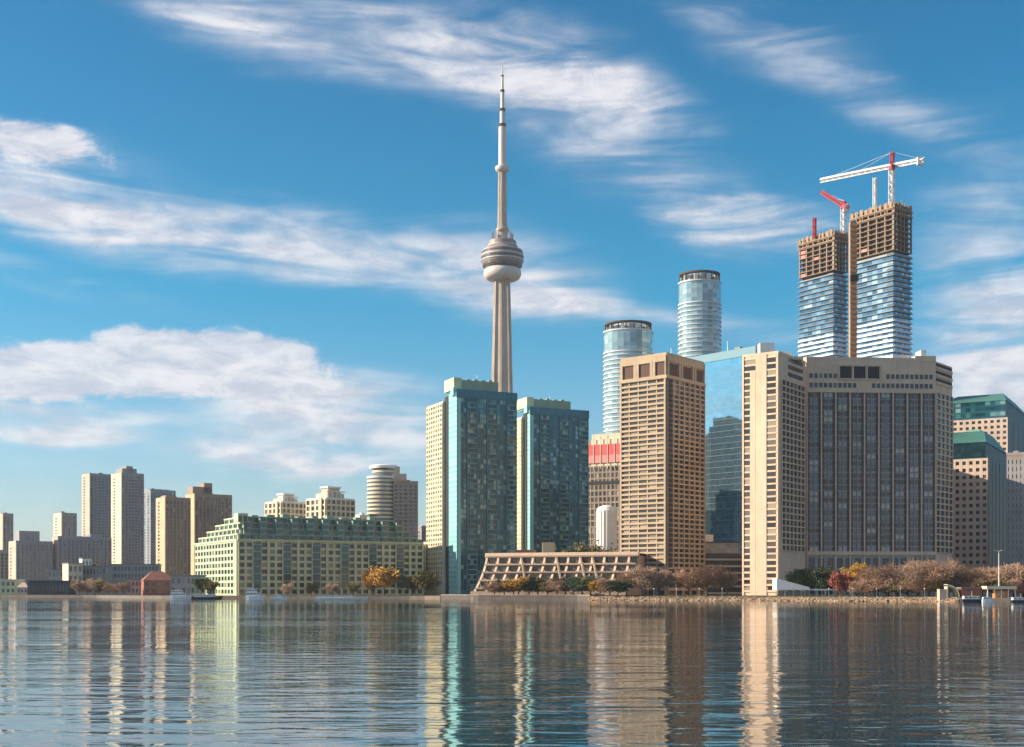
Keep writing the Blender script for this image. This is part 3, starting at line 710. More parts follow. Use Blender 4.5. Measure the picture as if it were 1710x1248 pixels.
def mast(label, px, Y, base, py, col):
    m = MB(); x = X(px, Y); lattice(m, (x, Y, base), (x, Y, Z(py, Y)), 1.5, .6, .4, 6); solo(m, 'site_mast', W[col], label, 'site mast', (x, Y, base))
mast('short red mast standing on the lower unfinished tower roof', 1360, 836, za-2, 364, 'steelred')
mast('slim pale mast on the taller unfinished tower left of the big crane', 1461, 780, zb_-2, 297, 'steelwhite')

# ------------------------------------------------------------------ observation tower
def needle():
    Y = 1330; x = X(839, Y); root = thing('observation_tower', 'very tall concrete observation tower with round pod and white antenna', 'tower', (x, Y, GZ))
    k = Y/FPX; z = lambda py: Z(py, Y)
    def star(mb, prof, rot=R(205), inner=.68):
        n = len(mb.v); seg = 24
        for r, zz in prof:
            for i in range(seg):
                t = 2*math.pi*i/seg; ph = (t*3) % (2*math.pi); q = abs(ph-math.pi)/math.pi     # 1 on a leg axis, 0 between
                leg = max(0, (q-.55)/.45); rr = r*(inner+(1-inner)*min(1, leg*1.5))
                mb.v.append((x+rr*math.cos(t+rot), Y+rr*math.sin(t+rot), zz))
        for j in range(len(prof)-1):
            for i in range(seg):
                a = n+j*seg+i; b = n+j*seg+(i+1) % seg; mb.f.append((a, b, b+seg, a+seg))
        mb.f.append(tuple(n+(len(prof)-1)*seg+i for i in range(seg)))
    m = MB(); star(m, [(30, GZ), (24, 25), (20.5, 60), (18, 100), (15, 160), (13, 220), (11.3, 280), (9.8, z(470)), (9.4, z(455))]); m.build('shaft', W['tower'], root)
    def L(name, prof, mat, seg=48): 
        m = MB(); m.lathe([(r*k, z(py)) for r, py in prof], x, Y, seg); return m.build(name, mat, root, smooth=False)
    m = MB(); m.lathe([(r*k, z(py)) for r, py in [(13, 469), (23, 468.3), (28.5, 465.5), (31, 461), (31.5, 457), (30.5, 452), (28, 449.5), (15, 449)]], x, Y, 48); m.build('radome', W['radome'], root, smooth=True)
    pod = L('pod', [(27, 447), (31, 446), (34, 440), (34.6, 436), (34.9, 430), (35, 427), (33, 421), (28, 416), (24, 412), (23, 404), (19, 402), (12, 400)], W['pod'])
    for (r, p0, p1) in ((33.2, 445.5, 442), (35.3, 434, 431), (34.6, 425, 422.5)):
        m = MB(); m.lathe([(r*.9*k, z(p0)), (r*k, z(p0)), (r*k, z(p1)), (r*.9*k, z(p1))], x, Y, 48, caps=False); m.build('window_band', W['poddark'], pod)
    for (r, p0, p1) in ((35.6, 437.2, 435.6), (35.9, 429.6, 428.0), (33.5, 420.5, 419.4), (25, 412.5, 411)):
        m = MB(); m.lathe([(r*.85*k, z(p0)), (r*k, z(p0)), (r*k, z(p1)), (r*.85*k, z(p1))], x, Y, 48, caps=False); m.build('rim', W['radome'], pod)
    m = MB()
    for t in (.3, 1.6, 2.6, 3.6, 4.7, 5.6): m.box(x+11*math.cos(t)-1.2, x+11*math.cos(t)+1.2, Y+11*math.sin(t)-1.2, Y+11*math.sin(t)+1.2, z(403), z(389+6*((t*7) % 1)))
    m.build('roof_equipment', W['radome'], root)
    m = MB(); star(m, [(10.5*k, z(403)), (10*k, z(385)), (8.6*k, z(372)), (8.2*k, z(330)), (7.7*k, z(285))], R(205), .8); m.build('upper_shaft', W['tower'], root)
    L('upper_collar', [(9.5, 388), (11, 386), (11, 383), (9, 381)], W['tower'])
    L('upper_pod', [(8, 288), (11, 285.5), (12, 283), (12, 279.5), (10, 278), (7, 277)], W['radome'])
    an = L('antenna', [(6.6, 278), (6.4, 213), (5.0, 212)], W['radome'], 20)
    for r0, p0, r1, p1 in ((4.4, 208, 4.2, 186), (3.3, 182.5, 3.0, 154), (2.2, 151, 1.8, 128), (1.3, 127, .6, 105)):
        m = MB(); m.lathe([(r0*k, z(p0)), (r1*k, z(p1))], x, Y, 16); m.build('antenna_segment', W['radome'], an)
    for r, p0, p1 in ((6.0, 212, 207.5), (5.0, 186.2, 182), (3.6, 154.2, 150.5), (2.4, 128.2, 126)):
        m = MB(); m.lathe([(r*k, z(p0)), (r*k, z(p1))], x, Y, 16); m.build('antenna_collar', W['dark'], an)
needle()

# ------------------------------------------------------------------ warehouse terminal with green glass top storeys
def terminal():
    fr = foot(327, 397, 706, 700, 30); st = W['terminal']
    root = thing('terminal_building', 'long cream concrete quayside block with stepped green glass upper storeys', 'apartment block', fr.centre())
    z1 = Z(902, 700); zt = Z(862, 700); core(root, fr, GZ, z1, st)
    g = MB(); wf = []; wl = []
    grid(g, wf, fr, 'front', GZ+.4, z1-.6, 26, 8, 1.35, 1.35, .5)
    for i in range(14): fbox(g, fr, 'front', fr.w*i/13-.8 if i else 0, fr.w*i/13+.8 if i < 13 else fr.w, GZ, z1+.2, .56, .95)
    fbox(g, fr, 'front', -.5, fr.w, z1-.4, z1+.7, 0, 1.15); g.build('front_piers', st, root)
    g = MB(); grid(g, wl, fr, 'left', GZ+.4, z1-.6, 14, 8, 1.5, 1.35, .45); fbox(g, fr, 'left', 0, fr.d, z1-.4, z1+.68, 0, .9)
    fbox(g, fr, 'left', fr.d-3.4, fr.d, GZ, z1, .46, .8); g.build('side_piers', W['mint'], root)
    # glazed bays dropping down the front
    for i in (2, 6, 10, 14, 18, 22):
        b = MB(); u = fr.w*(i+.5)/26; fbox(b, fr, 'front', u-2.2, u+2.2, GZ+4, z1-1, 0, 1.2); ob = b.build('glazed_bay', G['greenglass'], root)
        for j in range(8): b = MB(); fbox(b, fr, 'front', u-2.25, u+2.25, GZ+4+j*4.1, GZ+4.5+j*4.1, 0, 1.3); b.build('bay_rail', W['greenmetal'], ob)
    # stepped upper storeys
    n = 4; h = (zt-z1)/n; up = []
    for j in range(n):
        s = fr.sub(1.2+j*1.6, fr.w-3-j*4.5, 2.0+j*1.2, fr.d-4-j*12); a = z1+j*h
        core(root, s, a, a+h, W['greenmetal'], 'upper_storey')
        q = MB(); grid(q, up, s, 'front', a+.1, a+h-.1, 22, 1, 1.2, .7, .4); fbox(q, s, 'front', -.2, s.w+.2, a+h-.35, a+h+.35, 0, 1.0)
        q.build('storey_frame', W['greenmetal'], root)
        q = MB(); grid(q, up, s, 'left', a+.1, a+h-.1, max(3, 10-2*j), 1, 1.5, .9, .4); fbox(q, s, 'left', -.2, s.d+.2, a+h-.3, a+h+.5, 0, .8); q.build('storey_side', W['mint'], root)
    for i in range(11):
        u = fr.w*(.05+.082*i); b = MB(); w = 1.9
        lbox(b, fr, u-w, u+w, .9, 6, z1+.3, zt-1.2+.5*(i % 2)); ob = b.build('bay_window', W['greenmetal'], root)
        b = MB()
        for j in range(4): fbox(b, fr, 'front', u-w+.3, u+w-.3, z1+.9+j*h, z1+h-.3+j*h, -.95, -.82)
        b.build('pane', G['greenglass'], ob)
    s = fr.sub(6, fr.w-18, 6, 18); rf = MB(); lbox(rf, s, 0, s.w, 0, s.d, zt-.1, zt+.3); rf = rf.build('roof', W['roofgrey'], root)
    for k in range(9):
        m = MB(); lbox(m, s, s.w*(.05+.1*k), s.w*(.05+.1*k)+3.5, 1, 5, zt+.2, zt+1.2+.6*(k % 3)); m.build('rooftop_unit', W['greenmetal'], rf)
    m = MB(); lbox(m, fr, .3, 6, .5, 8, zt-3, Z(857, 700)); m.build('corner_turret', W['mint'], rf)
    tw = []; tf = fr.sub(.3, 6, .5, 8); grid(None, tw, tf, 'front', zt-8, zt+.8, 2, 2, .8, 1)
    windows(root, wf[:60]+wl[:40], G['terminal'], 100); windows(root, wf[60:]+wl[40:]+up+tw, G['terminal'], 0)
terminal()

# ------------------------------------------------------------------ terraced apartments with slanted concrete fins
def terraced():
    fr = foot(None, 815, 1066, 662, -20, d=22); st = W['tan']
    root = thing('terraced_building', 'low terraced concrete block with slanted fins stepping down to the shore', 'apartment block', fr.centre())
    zt = Z(926, 650); n = 5; h = (zt-GZ-1)/n; wins = []
    for j in range(n):
        y = -17.5*(1-j/n)**1.55; s = fr.sub(.5, fr.w, y, fr.d); a = GZ+j*h
        core(root, s, a, a+h, W['brown'], 'terrace_storey')
        grid(None, wins, s, 'front', a+.6, a+h-.3, 22, 1, .9, .8)
        q = MB(); lbox(q, s, -.4, s.w, -1.6, 3, a+h-.45, a+h+.0); fbox(q, s, 'front', -.4, s.w, a+h+.01, a+h+.35, 1.35, 1.6); q.build('balcony', W['tan'] if j % 2 else W['brown'], root)
    m = MB(); lbox(m, fr, -.8, fr.w+.5, -2.4, .4, zt-1.2, zt+.9); m.build('roof_beam', W['hotel'], root)
    random.seed(21); N = 13
    def slope(x, t, dx=0): # t 0 bottom..1 top, gently convex
        y = -21*(1-t)**1.6-1.8; return fr.L(x, y-.4, GZ+.5+(zt-.6-GZ)*t)
    for i in range(N):
        x = fr.w*i/(N-.3)+.3; m = MB(); K = 7
        for q in range(K):
            a0, a1 = slope(x, q/K), slope(x, (q+1)/K)
            L0, L1 = fr.L(1, 0, 0), fr.L(0, 0, 0); ux, uy = (L0[0]-L1[0])*.55, (L0[1]-L1[1])*.55
            vx, vy = fr.s*-1.5, fr.c*1.5
            p = lambda b, sx, sv: (b[0]+sx*ux+(vx if sv else 0), b[1]+sx*uy+(vy if sv else 0), b[2])
            m.box8([p(a0,-1,0), p(a0,1,0), p(a0,1,1), p(a0,-1,1), p(a1,-1,0), p(a1,1,0), p(a1,1,1), p(a1,-1,1)])
        m.build('slanted_fin', W['hotel'], root)
    for i in (3, 6, 8, 9):
        x = fr.w*i/(N-.3)+.3; m = MB(); m.bar(slope(x, .93), slope(x+fr.w/N*1.05, .28), .9); m.build('cross_brace', W['tan'], root)
    g = MB(); lbox(g, fr, -1, fr.w, -22.5, -16, GZ, GZ+2.6); g.build('base_wall', W['brown'], root)
    windows(root, wins, G['flat'], 100)
    rf = MB(); lbox(rf, fr, .2, fr.w, .5, fr.d-.2, zt-.05, zt+.3); rf = rf.build('roof', W['roofgrey'], root)
    m = MB(); p = fr.L(fr.w*.38, 8, 0); m.box(p[0]-3.2, p[0]+3.2, p[1]-2, p[1]+3, zt+.2, Z(905, 650)); m.build('penthouse', W['sand'], rf)
    m = MB(); p = fr.L(fr.w*.20, 9, 0); m.box(p[0]-4, p[0]+7, p[1]-2, p[1]+3, zt+.25, Z(917, 650)); m.build('penthouse', W['brick'], rf)
terraced()

# ------------------------------------------------------------------ podium between tan tower and hotel
def podium():
    fr = Frame(X(1168, 668), 668, 2, X(1246, 668)-X(1168, 668), 30); root = thing('parking_podium', 'dark parking podium with concrete bands between tan tower and hotel', 'parking garage', fr.centre())
    zt = Z(928, 668); core(root, fr, GZ, zt, W['dark'])
    for j in range(6):
        m = MB(); z = GZ+1+j*(zt-GZ)/6; fbox(m, fr, 'front', -.1, fr.w+.1, z, z+1.1, 0, .6); m.build('concrete_band', W['warmgrey'], root)
    m = MB(); lbox(m, fr, 3, fr.w-2, 6, 28, zt-.1, Z(905, 674)); m.build('upper_storey', W['dark'], root)
    g = MB(); w = []; f2 = fr.sub(3, fr.w-2, 6, 28); grid(g, w, f2, 'front', zt+1.2, Z(907, 674), 5, 2, .5, .6, .3); g.build('frame', W['cool'], root); windows(root, w, G['grey'], 100)
    m = MB(); lbox(m, fr, .0, fr.w, 0, 5.9, zt-.02, zt+.2); m.build('roof', W['roofgrey'], root)
    m = MB(); lbox(m, fr, 1, 9, 8, 20, Z(905, 674)-.05, Z(893, 676)); m.build('rooftop_unit', W['white'], root)
podium()

# ------------------------------------------------------------------ right hand offices
def office(label, pxL, pxC, pxR, Y, a, rows, zface_py, zglass_py, zroof_py, cols, bottom_py, d=None):
    fr = foot(pxL, pxC, pxR, Y, a, d=d); root = thing('office_building', label, 'office tower', fr.centre(), 'green roofed office towers')
    zf, zg, zr = Z(zface_py, Y), Z(zglass_py, Y), Z(zroof_py, Y)
    core(root, fr, GZ, zf, W['sand'] if False else W['pink'])
    g = MB(); w = []; zb = Z(bottom_py, Y)
    grid(g, w, fr, 'left', zb, zf-.4, cols, rows, fr.d/cols*.48, (zf-zb)/rows*.50, .4); g.build('stone_grid', W['pink'], root)
    windows(root, w, G['dark'], 100)
    curtain(root, fr, 'front', GZ+3, zf, 6, int(zf/4), G['deep'], G['deep'], .3, tilt=.002, mull=W['shed'], mw=.3)
    up = fr.sub(-.0, fr.w-1.2, 1.6, fr.d-1.5); core(root, up, zf, zg, W['teal_metal'], 'upper_storey')
    curtain(root, up, 'left', zf+.3, zg, 14, max(3, int((zg-zf)/3.6)), G['deep'] if rows > 14 else G['teal'], G['deep'] if rows > 14 else G['teal_spandrel'], .3)
    curtain(root, up, 'front', zf+.3, zg, 8, max(3, int((zg-zf)/3.6)), G['deep'], G['deep'], .3, tilt=.002)
    # hipped metal roof
    m = MB(); A = [up.L(-.6, -.6, zg), up.L(up.w+.6, -.6, zg), up.L(up.w+.6, up.d+.6, zg), up.L(-.6, up.d+.6, zg)]
    i1, i2 = up.w*.28, up.d*.16
    B = [up.L(i1, i2, zr), up.L(up.w-i1, i2, zr), up.L(up.w-i1, up.d-i2, zr), up.L(i1, up.d-i2, zr)]
    m.box8(A+B); rf = m.build('roof', W['greenroof'], root)
    m = MB()
    for i in range(1, 22):
        f = i/22; m.bar(Vector(A[3]).lerp(Vector(A[0]), f)+Vector((0, 0, .1)), Vector(B[3]).lerp(Vector(B[0]), f)+Vector((0, 0, .1)), .22)
    m.build('roof_seams', W['greenroof'], rf)
    m = MB(); lbox(m, up, up.w*.4, up.w*.6, up.d*.3, up.d*.6, zr-.1, zr+2.2); m.build('rooftop_unit', W['greenmetal'], rf)
    return fr
office('nearer green roofed stone office tower with square windows right of the hotel', 1560, 1650, 1686, 690, 60, 15, 765, 738, 712, 8, 945)
office('farther green roofed stone office tower with teal storeys behind the nearer one', 1560, 1683, 1730, 880, 60, 14, 697, 668, 643, 12, 830)
def side_office():
    fr = Frame(X(1681, 672), 672, -26, 26, 22); root = thing('stone_office', 'shaded stone office wing at the right edge beside green glass corner', 'office tower', fr.centre())
    zt = Z(760, 672); core(root, fr, GZ, zt, W['brown']); g = MB(); w = []; grid(g, w, fr, 'front', GZ+4, zt-2, 13, 18, 1.5, 1.7, .4); g.build('stone_grid', W['warmgrey'], root)
    windows(root, w, G['dark'], 100); roof_bits(root, fr, zt, W['warmgrey'], 2, 3, 9, W['warmgrey'])
side_office()

# ------------------------------------------------------------------ netted building site and white silo
def netted():
    fr = foot(980, 1062, 1090, 890, 60); root = thing('netted_building', 'half built block wrapped in red netting behind the tan tower', 'unfinished building', fr.centre())
    zt = Z(730, 890); core(root, fr, GZ, Z(775, 890), W['raw']); g = MB(); w = []
    grid(g, w, fr, 'left', 20, Z(776, 890), 12, 17, 1.0, 1.2, .5); g.build('frame', W['raw'], root); windows(root, w, G['flat'], 100)
    m = MB(); lbox(m, fr, .5, fr.w-.5, .5, fr.d-.5, Z(775, 890)+.01, zt); m.build('top_storeys', W['cream'], root)
    m = MB(); fbox(m, fr, 'left', -.5, fr.d+.5, Z(770, 890), Z(757, 890), .2, .5); m.build('netting', W['netlight'], root)
    m = MB(); fbox(m, fr, 'left', -.5, fr.d+.5, Z(757, 890)+.05, Z(739, 890), .25, .55); m.build('netting', W['net'], root)
    m = MB(); fbox(m, fr, 'left', -.3, fr.d+.3, Z(806, 890), Z(801, 890), 0, 1.2); m.build('protection_deck', W['dark'], root)
    m = MB()
    for i in range(8): u = fr.d*i/7; fbox(m, fr, 'left', u, u+.5, Z(780, 890), zt+3+(i % 3), .6, .9)
    m.build('scaffold_posts', W['steel'], root)
    m = MB(); lbox(m, fr, 2, 10, 3, fr.d-3, zt-.1, Z(722, 895)); m.build('rooftop_unit', W['cream'], root)
netted()
def silo():
    Y = 716; r = X(1030, Y)-X(1013, Y); x = X(1014, Y); m = MB(); m.lathe([(r, GZ), (r, Z(852, Y)), (r*.8, Z(846, Y)), (r*.3, Z(843, Y))], x, Y+r, 32)
    root = thing('silo', 'bright white ribbed round silo below the netted building', 'silo', (x, Y+r, GZ)); m.build('wall', W['white'], root)
    m = MB()
    for k in range(20): t = math.pi*2*k/20; m.bar((x+r*math.cos(t), Y+r+r*math.sin(t), GZ), (x+r*math.cos(t), Y+r+r*math.sin(t), Z(853, Y)), .5)
    m.build('ribs', W['white'], root)
silo()

# ------------------------------------------------------------------ distant towers on the left
def plain_tower(name, label, cat, pxL, pxC, pxR, Y, a, top, wall, glass, nl, nf_, ph=(), seed=0, bal=0, group='distant towers on the left shore', lit_wall=None, d=None, fwid=.5):
    fr = foot(pxL, pxC, pxR, Y, a, d=d); root = thing(name, label, cat, fr.centre(), group)
    zt = Z(top, Y); core(root, fr, GZ, zt, W[wall])
    if lit_wall:
        m = MB(); fbox(m, fr, 'left', -.1, fr.d+.1, GZ, zt+.8, 0, .35); m.build('sunlit_side', W[lit_wall], root)  # paler wall puts the sunlight on this side into its colour
    q = .36 if lit_wall else .0
    strips(root, fr, 'left', 8, zt-2, nl, .42, mat=G[glass]) if not lit_wall else None
    if lit_wall:
        for i in range(1):
            m = MB(); u = fr.d*.32; z = 8
            while z < zt-4: fbox(m, fr, 'left', u-fr.d*.09, u+fr.d*.09, z, z+1.7, .3, .42); z += 3.1
            m.build('window_strip', G[glass], root)
    strips(root, fr, 'front', 6, zt-2, nf_, fwid, mat=G[glass], gap=.55)
    g = MB()
    for i in range(nf_+1): fbox(g, fr, 'front', max(0, fr.w*i/nf_-.5), min(fr.w, fr.w*i/nf_+.5), GZ, zt, 0, .7)
    g.build('piers', W[wall], root)
    if bal:
        n = int((zt-8)/3.1)
        for j in range(n):
            m = MB()
            for i in range(bal):
                u = fr.w*(i+.5)/bal; fbox(m, fr, 'front', u-fr.w/bal*.3, u+fr.w/bal*.3, 8+j*3.1, 9.1+j*3.1, .1, 1.5)
            m.build('balcony', W[wall], root)
    rf = roof_bits(root, fr, zt, W[wall], 2, 3, seed, W[wall])
    for (u0, u1, py) in ph:
        m = MB(); lbox(m, fr, fr.w*u0, fr.w*u1, fr.d*.2, fr.d*.8, zt, Z(py, Y)); m.build('penthouse', W[wall], rf)
    return fr, root
plain_tower('apartment_tower', 'grey slab tower cut by the left edge of the photo', 'apartment tower', -8, 5, 22, 1350, 40, 859, 'warmgrey', 'grey', 2, 3, seed=1, lit_wall='pink', d=20)
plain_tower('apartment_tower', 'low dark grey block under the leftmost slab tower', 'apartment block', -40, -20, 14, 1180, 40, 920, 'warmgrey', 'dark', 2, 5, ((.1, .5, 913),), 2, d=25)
plain_tower('apartment_tower', 'stepped grey slab with pale side and dark penthouse near the left edge', 'apartment block', 15, 27, 88, 1150, 38, 905, 'warmgrey', 'grey', 2, 9, ((.12, .68, 886),), 3, lit_wall='pink', fwid=.35)
plain_tower('apartment_tower', 'small square topped grey tower behind the wide low slab', 'apartment tower', 90, 103, 128, 1320, 40, 858, 'warmgrey', 'grey', 2, 3, (), 4, lit_wall='cream', fwid=.3)
plain_tower('apartment_tower', 'wide low grey slab with narrow pale side left of the twin tall towers', 'apartment block', 88, 97, 186, 1170, 38, 897, 'cool', 'grey', 2, 13, ((.62, .82, 890),), 5, lit_wall='pink', fwid=.4)
plain_tower('apartment_tower', 'dark glassy tall tower with pale stepped side, left of the tallest cream striped tower', 'apartment tower', 137, 150, 187, 1360, 40, 792, 'cool', 'dark', 3, 6, (), 6, lit_wall='pink', fwid=.6, bal=1)
plain_tower('apartment_tower', 'tallest left tower with bright cream corner strip and stepped crown', 'apartment tower', 186, 203, 240, 1270, 40, 791, 'warmgrey', 'grey', 2, 7, ((.12, .78, 781), (.3, .6, 777)), 7, lit_wall='cream', fwid=.5, bal=1)
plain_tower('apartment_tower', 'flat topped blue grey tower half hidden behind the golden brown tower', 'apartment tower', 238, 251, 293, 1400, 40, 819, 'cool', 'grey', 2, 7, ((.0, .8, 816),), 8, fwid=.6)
plain_tower('apartment_tower', 'brown brick tower with golden lit side, lower of the two brown towers', 'apartment tower', 261, 276, 318, 1080, 38, 832, 'brown', 'flat', 3, 7, ((.1, .5, 827),), 9, lit_wall='sand', fwid=.36)
plain_tower('apartment_tower', 'brown brick tower with tall stepped penthouse, higher of the two brown towers', 'apartment tower', 310, 325, 387, 1120, 38, 826, 'brown', 'flat', 3, 10, ((.0, .52, 812), (.30, .52, 805)), 10, lit_wall='sand', fwid=.36)

def stepped_white(label, pxL, pxC, pxR, Y, a, top, crown, seed, pinktop):
    fr = foot(pxL, pxC, pxR, Y, a); root = thing('apartment_tower', label, 'apartment block', fr.centre(), 'white stepped apartment blocks behind the terminal')
    zt = Z(top, Y); core(root, fr, GZ, zt, W['cream']); w = []; w2 = []; g = MB()
    grid(g, w, fr, 'left', 20, zt, 4, 12, 2.0, 1.3, .8); fbox(g, fr, 'left', fr.d*.72, fr.d*.86, 10, zt+1, .8, 1.8); grid(g, w2, fr, 'front', 20, zt, 6, 12, 1.2, 1.5, .8); g.build('balcony_frame', W['cream'], root)
    windows(root, w+w2, G['flat'], 100)
    s1 = fr.sub(fr.w*.12, fr.w*.7, fr.d*.1, fr.d*.7); s2 = fr.sub(fr.w*.18, fr.w*.58, fr.d*.15, fr.d*.5); zm = (zt+Z(crown, Y))/2
    core(root, s1, zt, zm, W['cream'], 'upper_storey'); core(root, s2, zm, Z(crown, Y), W[pinktop], 'penthouse')
    m = MB()
    for i in range(4): x = s1.w*i/4; p = s1.L(x, -1, 0); m.bar((p[0], p[1], zt), (p[0], p[1], zm+1), .8)
    lbox(m, s1, -1.5, s1.w, -1.6, -.6, zm+.8, zm+1.6); lbox(m, s2, -.8, s2.w+.8, -.8, s2.d+.8, Z(crown, Y)-.8, Z(crown, Y)+.4); m.build('pergola', W['white'], root)
    roof_bits(root, fr, zt, W['white'], 2, 3, seed, W['white'])
stepped_white('white stepped apartment block behind the left half of the green glass terminal', 443, 470, 512, 1000, 45, 839, 824, 31, 'cream')
stepped_white('white stepped apartment block with pinkish crown behind the terminal', 512, 544, 592, 970, 45, 833, 812, 32, 'pink')
def drum_tower():
    Y = 1000; root = thing('condominium_tower', 'round white banded tower joined to brown slab, left of teal towers', 'apartment tower', (X(640, Y), Y+8, GZ))
    r = (X(662, Y)-X(610, Y))/2; x = X(636, Y); y = Y+r; zt = Z(797, Y)
    m = MB(); m.lathe([(r*.93, GZ), (r*.93, zt)], x, y, 40); m.build('wall', G['grey'], root)
    n = 26
    for j in range(n):
        m = MB(); z = 10+(zt-10)*j/n; m.lathe([(r*.9, z), (r, z), (r, z+1.6), (r*.9, z+1.6)], x, y, 40, caps=False); m.build('balcony', W['cream'], root)
    m = MB(); m.lathe([(r*.8, zt), (r*.8, Z(783, Y))], x+2, y, 36); m.build('upper_drum', G['grey'], root)
    m = MB(); m.lathe([(r*1.0, zt-.3), (r*1.02, zt+1.3), (r*.6, zt+1.4)], x, y, 40); m.build('cornice', W['white'], root)
    m = MB(); m.lathe([(r*.84, Z(788, Y)), (r*.84, Z(785, Y))], x+2, y, 36); m.build('ring', W['cream'], root)
    m = MB(); m.lathe([(r*.92, Z(781, Y)), (r*.95, Z(777, Y)), (r*.8, Z(775, Y))], x+1, y, 40); m.build('roof_disc', W['white'], root)
    fr = Frame(X(661, Y)-2, Y+2, 12, X(698, Y)-X(661, Y)+2, 26); z2 = Z(805, Y); core(root, fr, GZ, z2, W['brown'])
    strips(root, fr, 'front', 8, z2-2, 5, .5, mat=G['grey']); bands(root, fr, ('front',), 8, z2-2, 26, .9, .8, W['warmgrey'])
    m = MB(); lbox(m, fr, -4, fr.w*.55, 3, 20, z2, Z(790, Y)); lbox(m, fr, -4, fr.w*.28, 4, 18, Z(790, Y), Z(778, Y)); m.build('penthouse', W['pink'], root)
    roof_bits(root, fr, z2, W['brown'], 1, 3, 33, W['brown'])
drum_tower()
plain_tower('apartment_block', 'small white block between the pinkish crowned block and the round tower', 'apartment block', 590, 600, 616, 1040, 40, 862, 'white', 'flat', 2, 3, (), 40, group='low blocks behind the terminal')
plain_tower('apartment_block', 'small grey block seen between the brown slab and the teal tower', 'apartment block', 692, 703, 722, 1050, 40, 882, 'warmgrey', 'grey', 2, 3, ((.2, .6, 878),), 41, group='low blocks behind the terminal')
plain_tower('apartment_block', 'narrow cream block low beside the foot of the teal tower', 'apartment block', 690, 702, 732, 780, 40, 912, 'cream', 'terminal', 3, 4, (), 42, group='low blocks behind the terminal')

# ------------------------------------------------------------------ low buildings on the left shore
def low_block(name, label, px0, px1, Y, top, a, wall, d=14, glass='dark', nu=6, nz=2, roof='roofgrey', gable=False, extra=None):
    w = (X(px1, Y)-X(px0, Y))/math.cos(R(a))*.98; fr = Frame(X(px0, Y), Y, a, w, d); zt = Z(top, Y)
    root = thing(name, label, extra or 'low building', fr.centre(), None); ze = zt if not gable else GZ+(zt-GZ)*.62
    core(root, fr, GZ, ze, W[wall]); g = MB(); ws = []
    grid(g, ws, fr, 'front', GZ+.6, ze-.3, nu, nz, w/nu*.4, (ze-GZ)/nz*.42, .25); g.build('frame', W[wall], root); windows(root, ws, G[glass], 100)
    if gable:
        m = MB(); A = [fr.L(-.5, -.6, ze), fr.L(w+.5, -.6, ze), fr.L(w+.5, d+.6, ze), fr.L(-.5, d+.6, ze)]; B = [fr.L(w*.28, d*.45, zt), fr.L(w*.62, d*.45, zt), fr.L(w*.62, d*.55, zt), fr.L(w*.28, d*.55, zt)]
        m.box8(A+B); m.build('roof', W[roof], root)
    else:
        m = MB(); lbox(m, fr, -.5, w+.5, -.7, d+.5, ze-.02, ze+.5); m.build('roof', W[roof], root)
    return fr, root
low_block('ferry_terminal', 'pale green low building with white flat roof at the left edge of the shore', -30, 26, 816, 969, 2, 'mint', 16, 'dark', 7, 2, 'white', extra='terminal building')
low_block('pavilion', 'small pink hip roofed pavilion right of the pale green low building', 29, 46, 806, 973, 2, 'pink', 7, 'dark', 3, 1, 'pink', True, 'pavilion')
low_block('boat_shed', 'long dark blue shed on the left quay', 47, 114, 806, 971, 3, 'shed', 18, 'dark', 12, 1, 'shed', extra='shed')
low_block('office_block', 'beige cube shaped building right of the dark blue shed', 114, 134, 830, 941, 30, 'cream', 20, 'grey', 3, 3)
low_block('office_block', 'low blue grey glassy office block with white box on its roof', 133, 176, 850, 946, 6, 'cool', 20, 'dark', 8, 3)
low_block('rooftop_pavilion', 'bright white square block rising behind the low glassy office block', 137, 151, 880, 933, 30, 'white', 10, 'grey', 3, 4)
low_block('office_block', 'long dark glass block below the tallest left tower', 172, 262, 880, 943, 10, 'cool', 20, 'dark', 16, 4)
low_block('parking_garage', 'pale banded low garage with long horizontal openings behind the bare shrubs', 128, 214, 800, 972, 4, 'warmgrey', 16, 'dark', 6, 2, extra='parking garage')
low_block('pink_house', 'small pinkish block left of the red brick gabled house', 213, 238, 760, 968, 8, 'pink', 12, 'flat', 4, 2)
low_block('brick_house', 'red brick house with steep roof beside the white tour boat', 240, 290, 745, 954, 22, 'brick', 15, 'dark', 5, 2, 'brick', True, 'brick house')
low_block('quay_shed', 'grey low shed between the brick house and the cream terminal', 285, 330, 735, 962, 5, 'warmgrey', 12, 'grey', 5, 2)
low_block('warehouse', 'mid grey block under the wide low slab near the left shore', 80, 130, 960, 952, 8, 'warmgrey', 20, 'grey', 8, 3)
low_block('warehouse', 'green tinted kiosk at the lit end of the cream terminal', 318, 342, 676, 962, 12, 'mint', 9, 'terminal', 3, 2, extra='kiosk')

# ------------------------------------------------------------------ quay, bank, lawn
def along(pxa, pxb, n, dy=0):
    return [(X(pxa+(pxb-pxa)*i/n, shore_y(pxa+(pxb-pxa)*i/n)+dy), shore_y(pxa+(pxb-pxa)*i/n)+dy) for i in range(n+1)]
def ribbon(pxa, pxb, n, d0, d1, z0, z1):
    a = along(pxa, pxb, n, d0); b = along(pxa, pxb, n, d1); m = MB()
    for i in range(n): m.box8([(*a[i], z0), (*a[i+1], z0), (*b[i+1], z0), (*b[i], z0), (*a[i], z1), (*a[i+1], z1), (*b[i+1], z1), (*b[i], z1)])
    return m
def wallthing(name, label, mat, *args):
    m = ribbon(*args); mid = along(args[0], args[1], 2)[1]; solo(m, name, W[mat], label, 'quay wall', (mid[0], mid[1], 0))
wallthing('quay_wall', 'dark low quay wall along the far left shore', 'quay', -90, 322, 18, -.6, .4, -2, 1.75)
wallthing('quay_wall', 'brown quay wall below the cream terminal', 'quaylight', 323, 735, 16, -.7, .4, -2, 1.9)
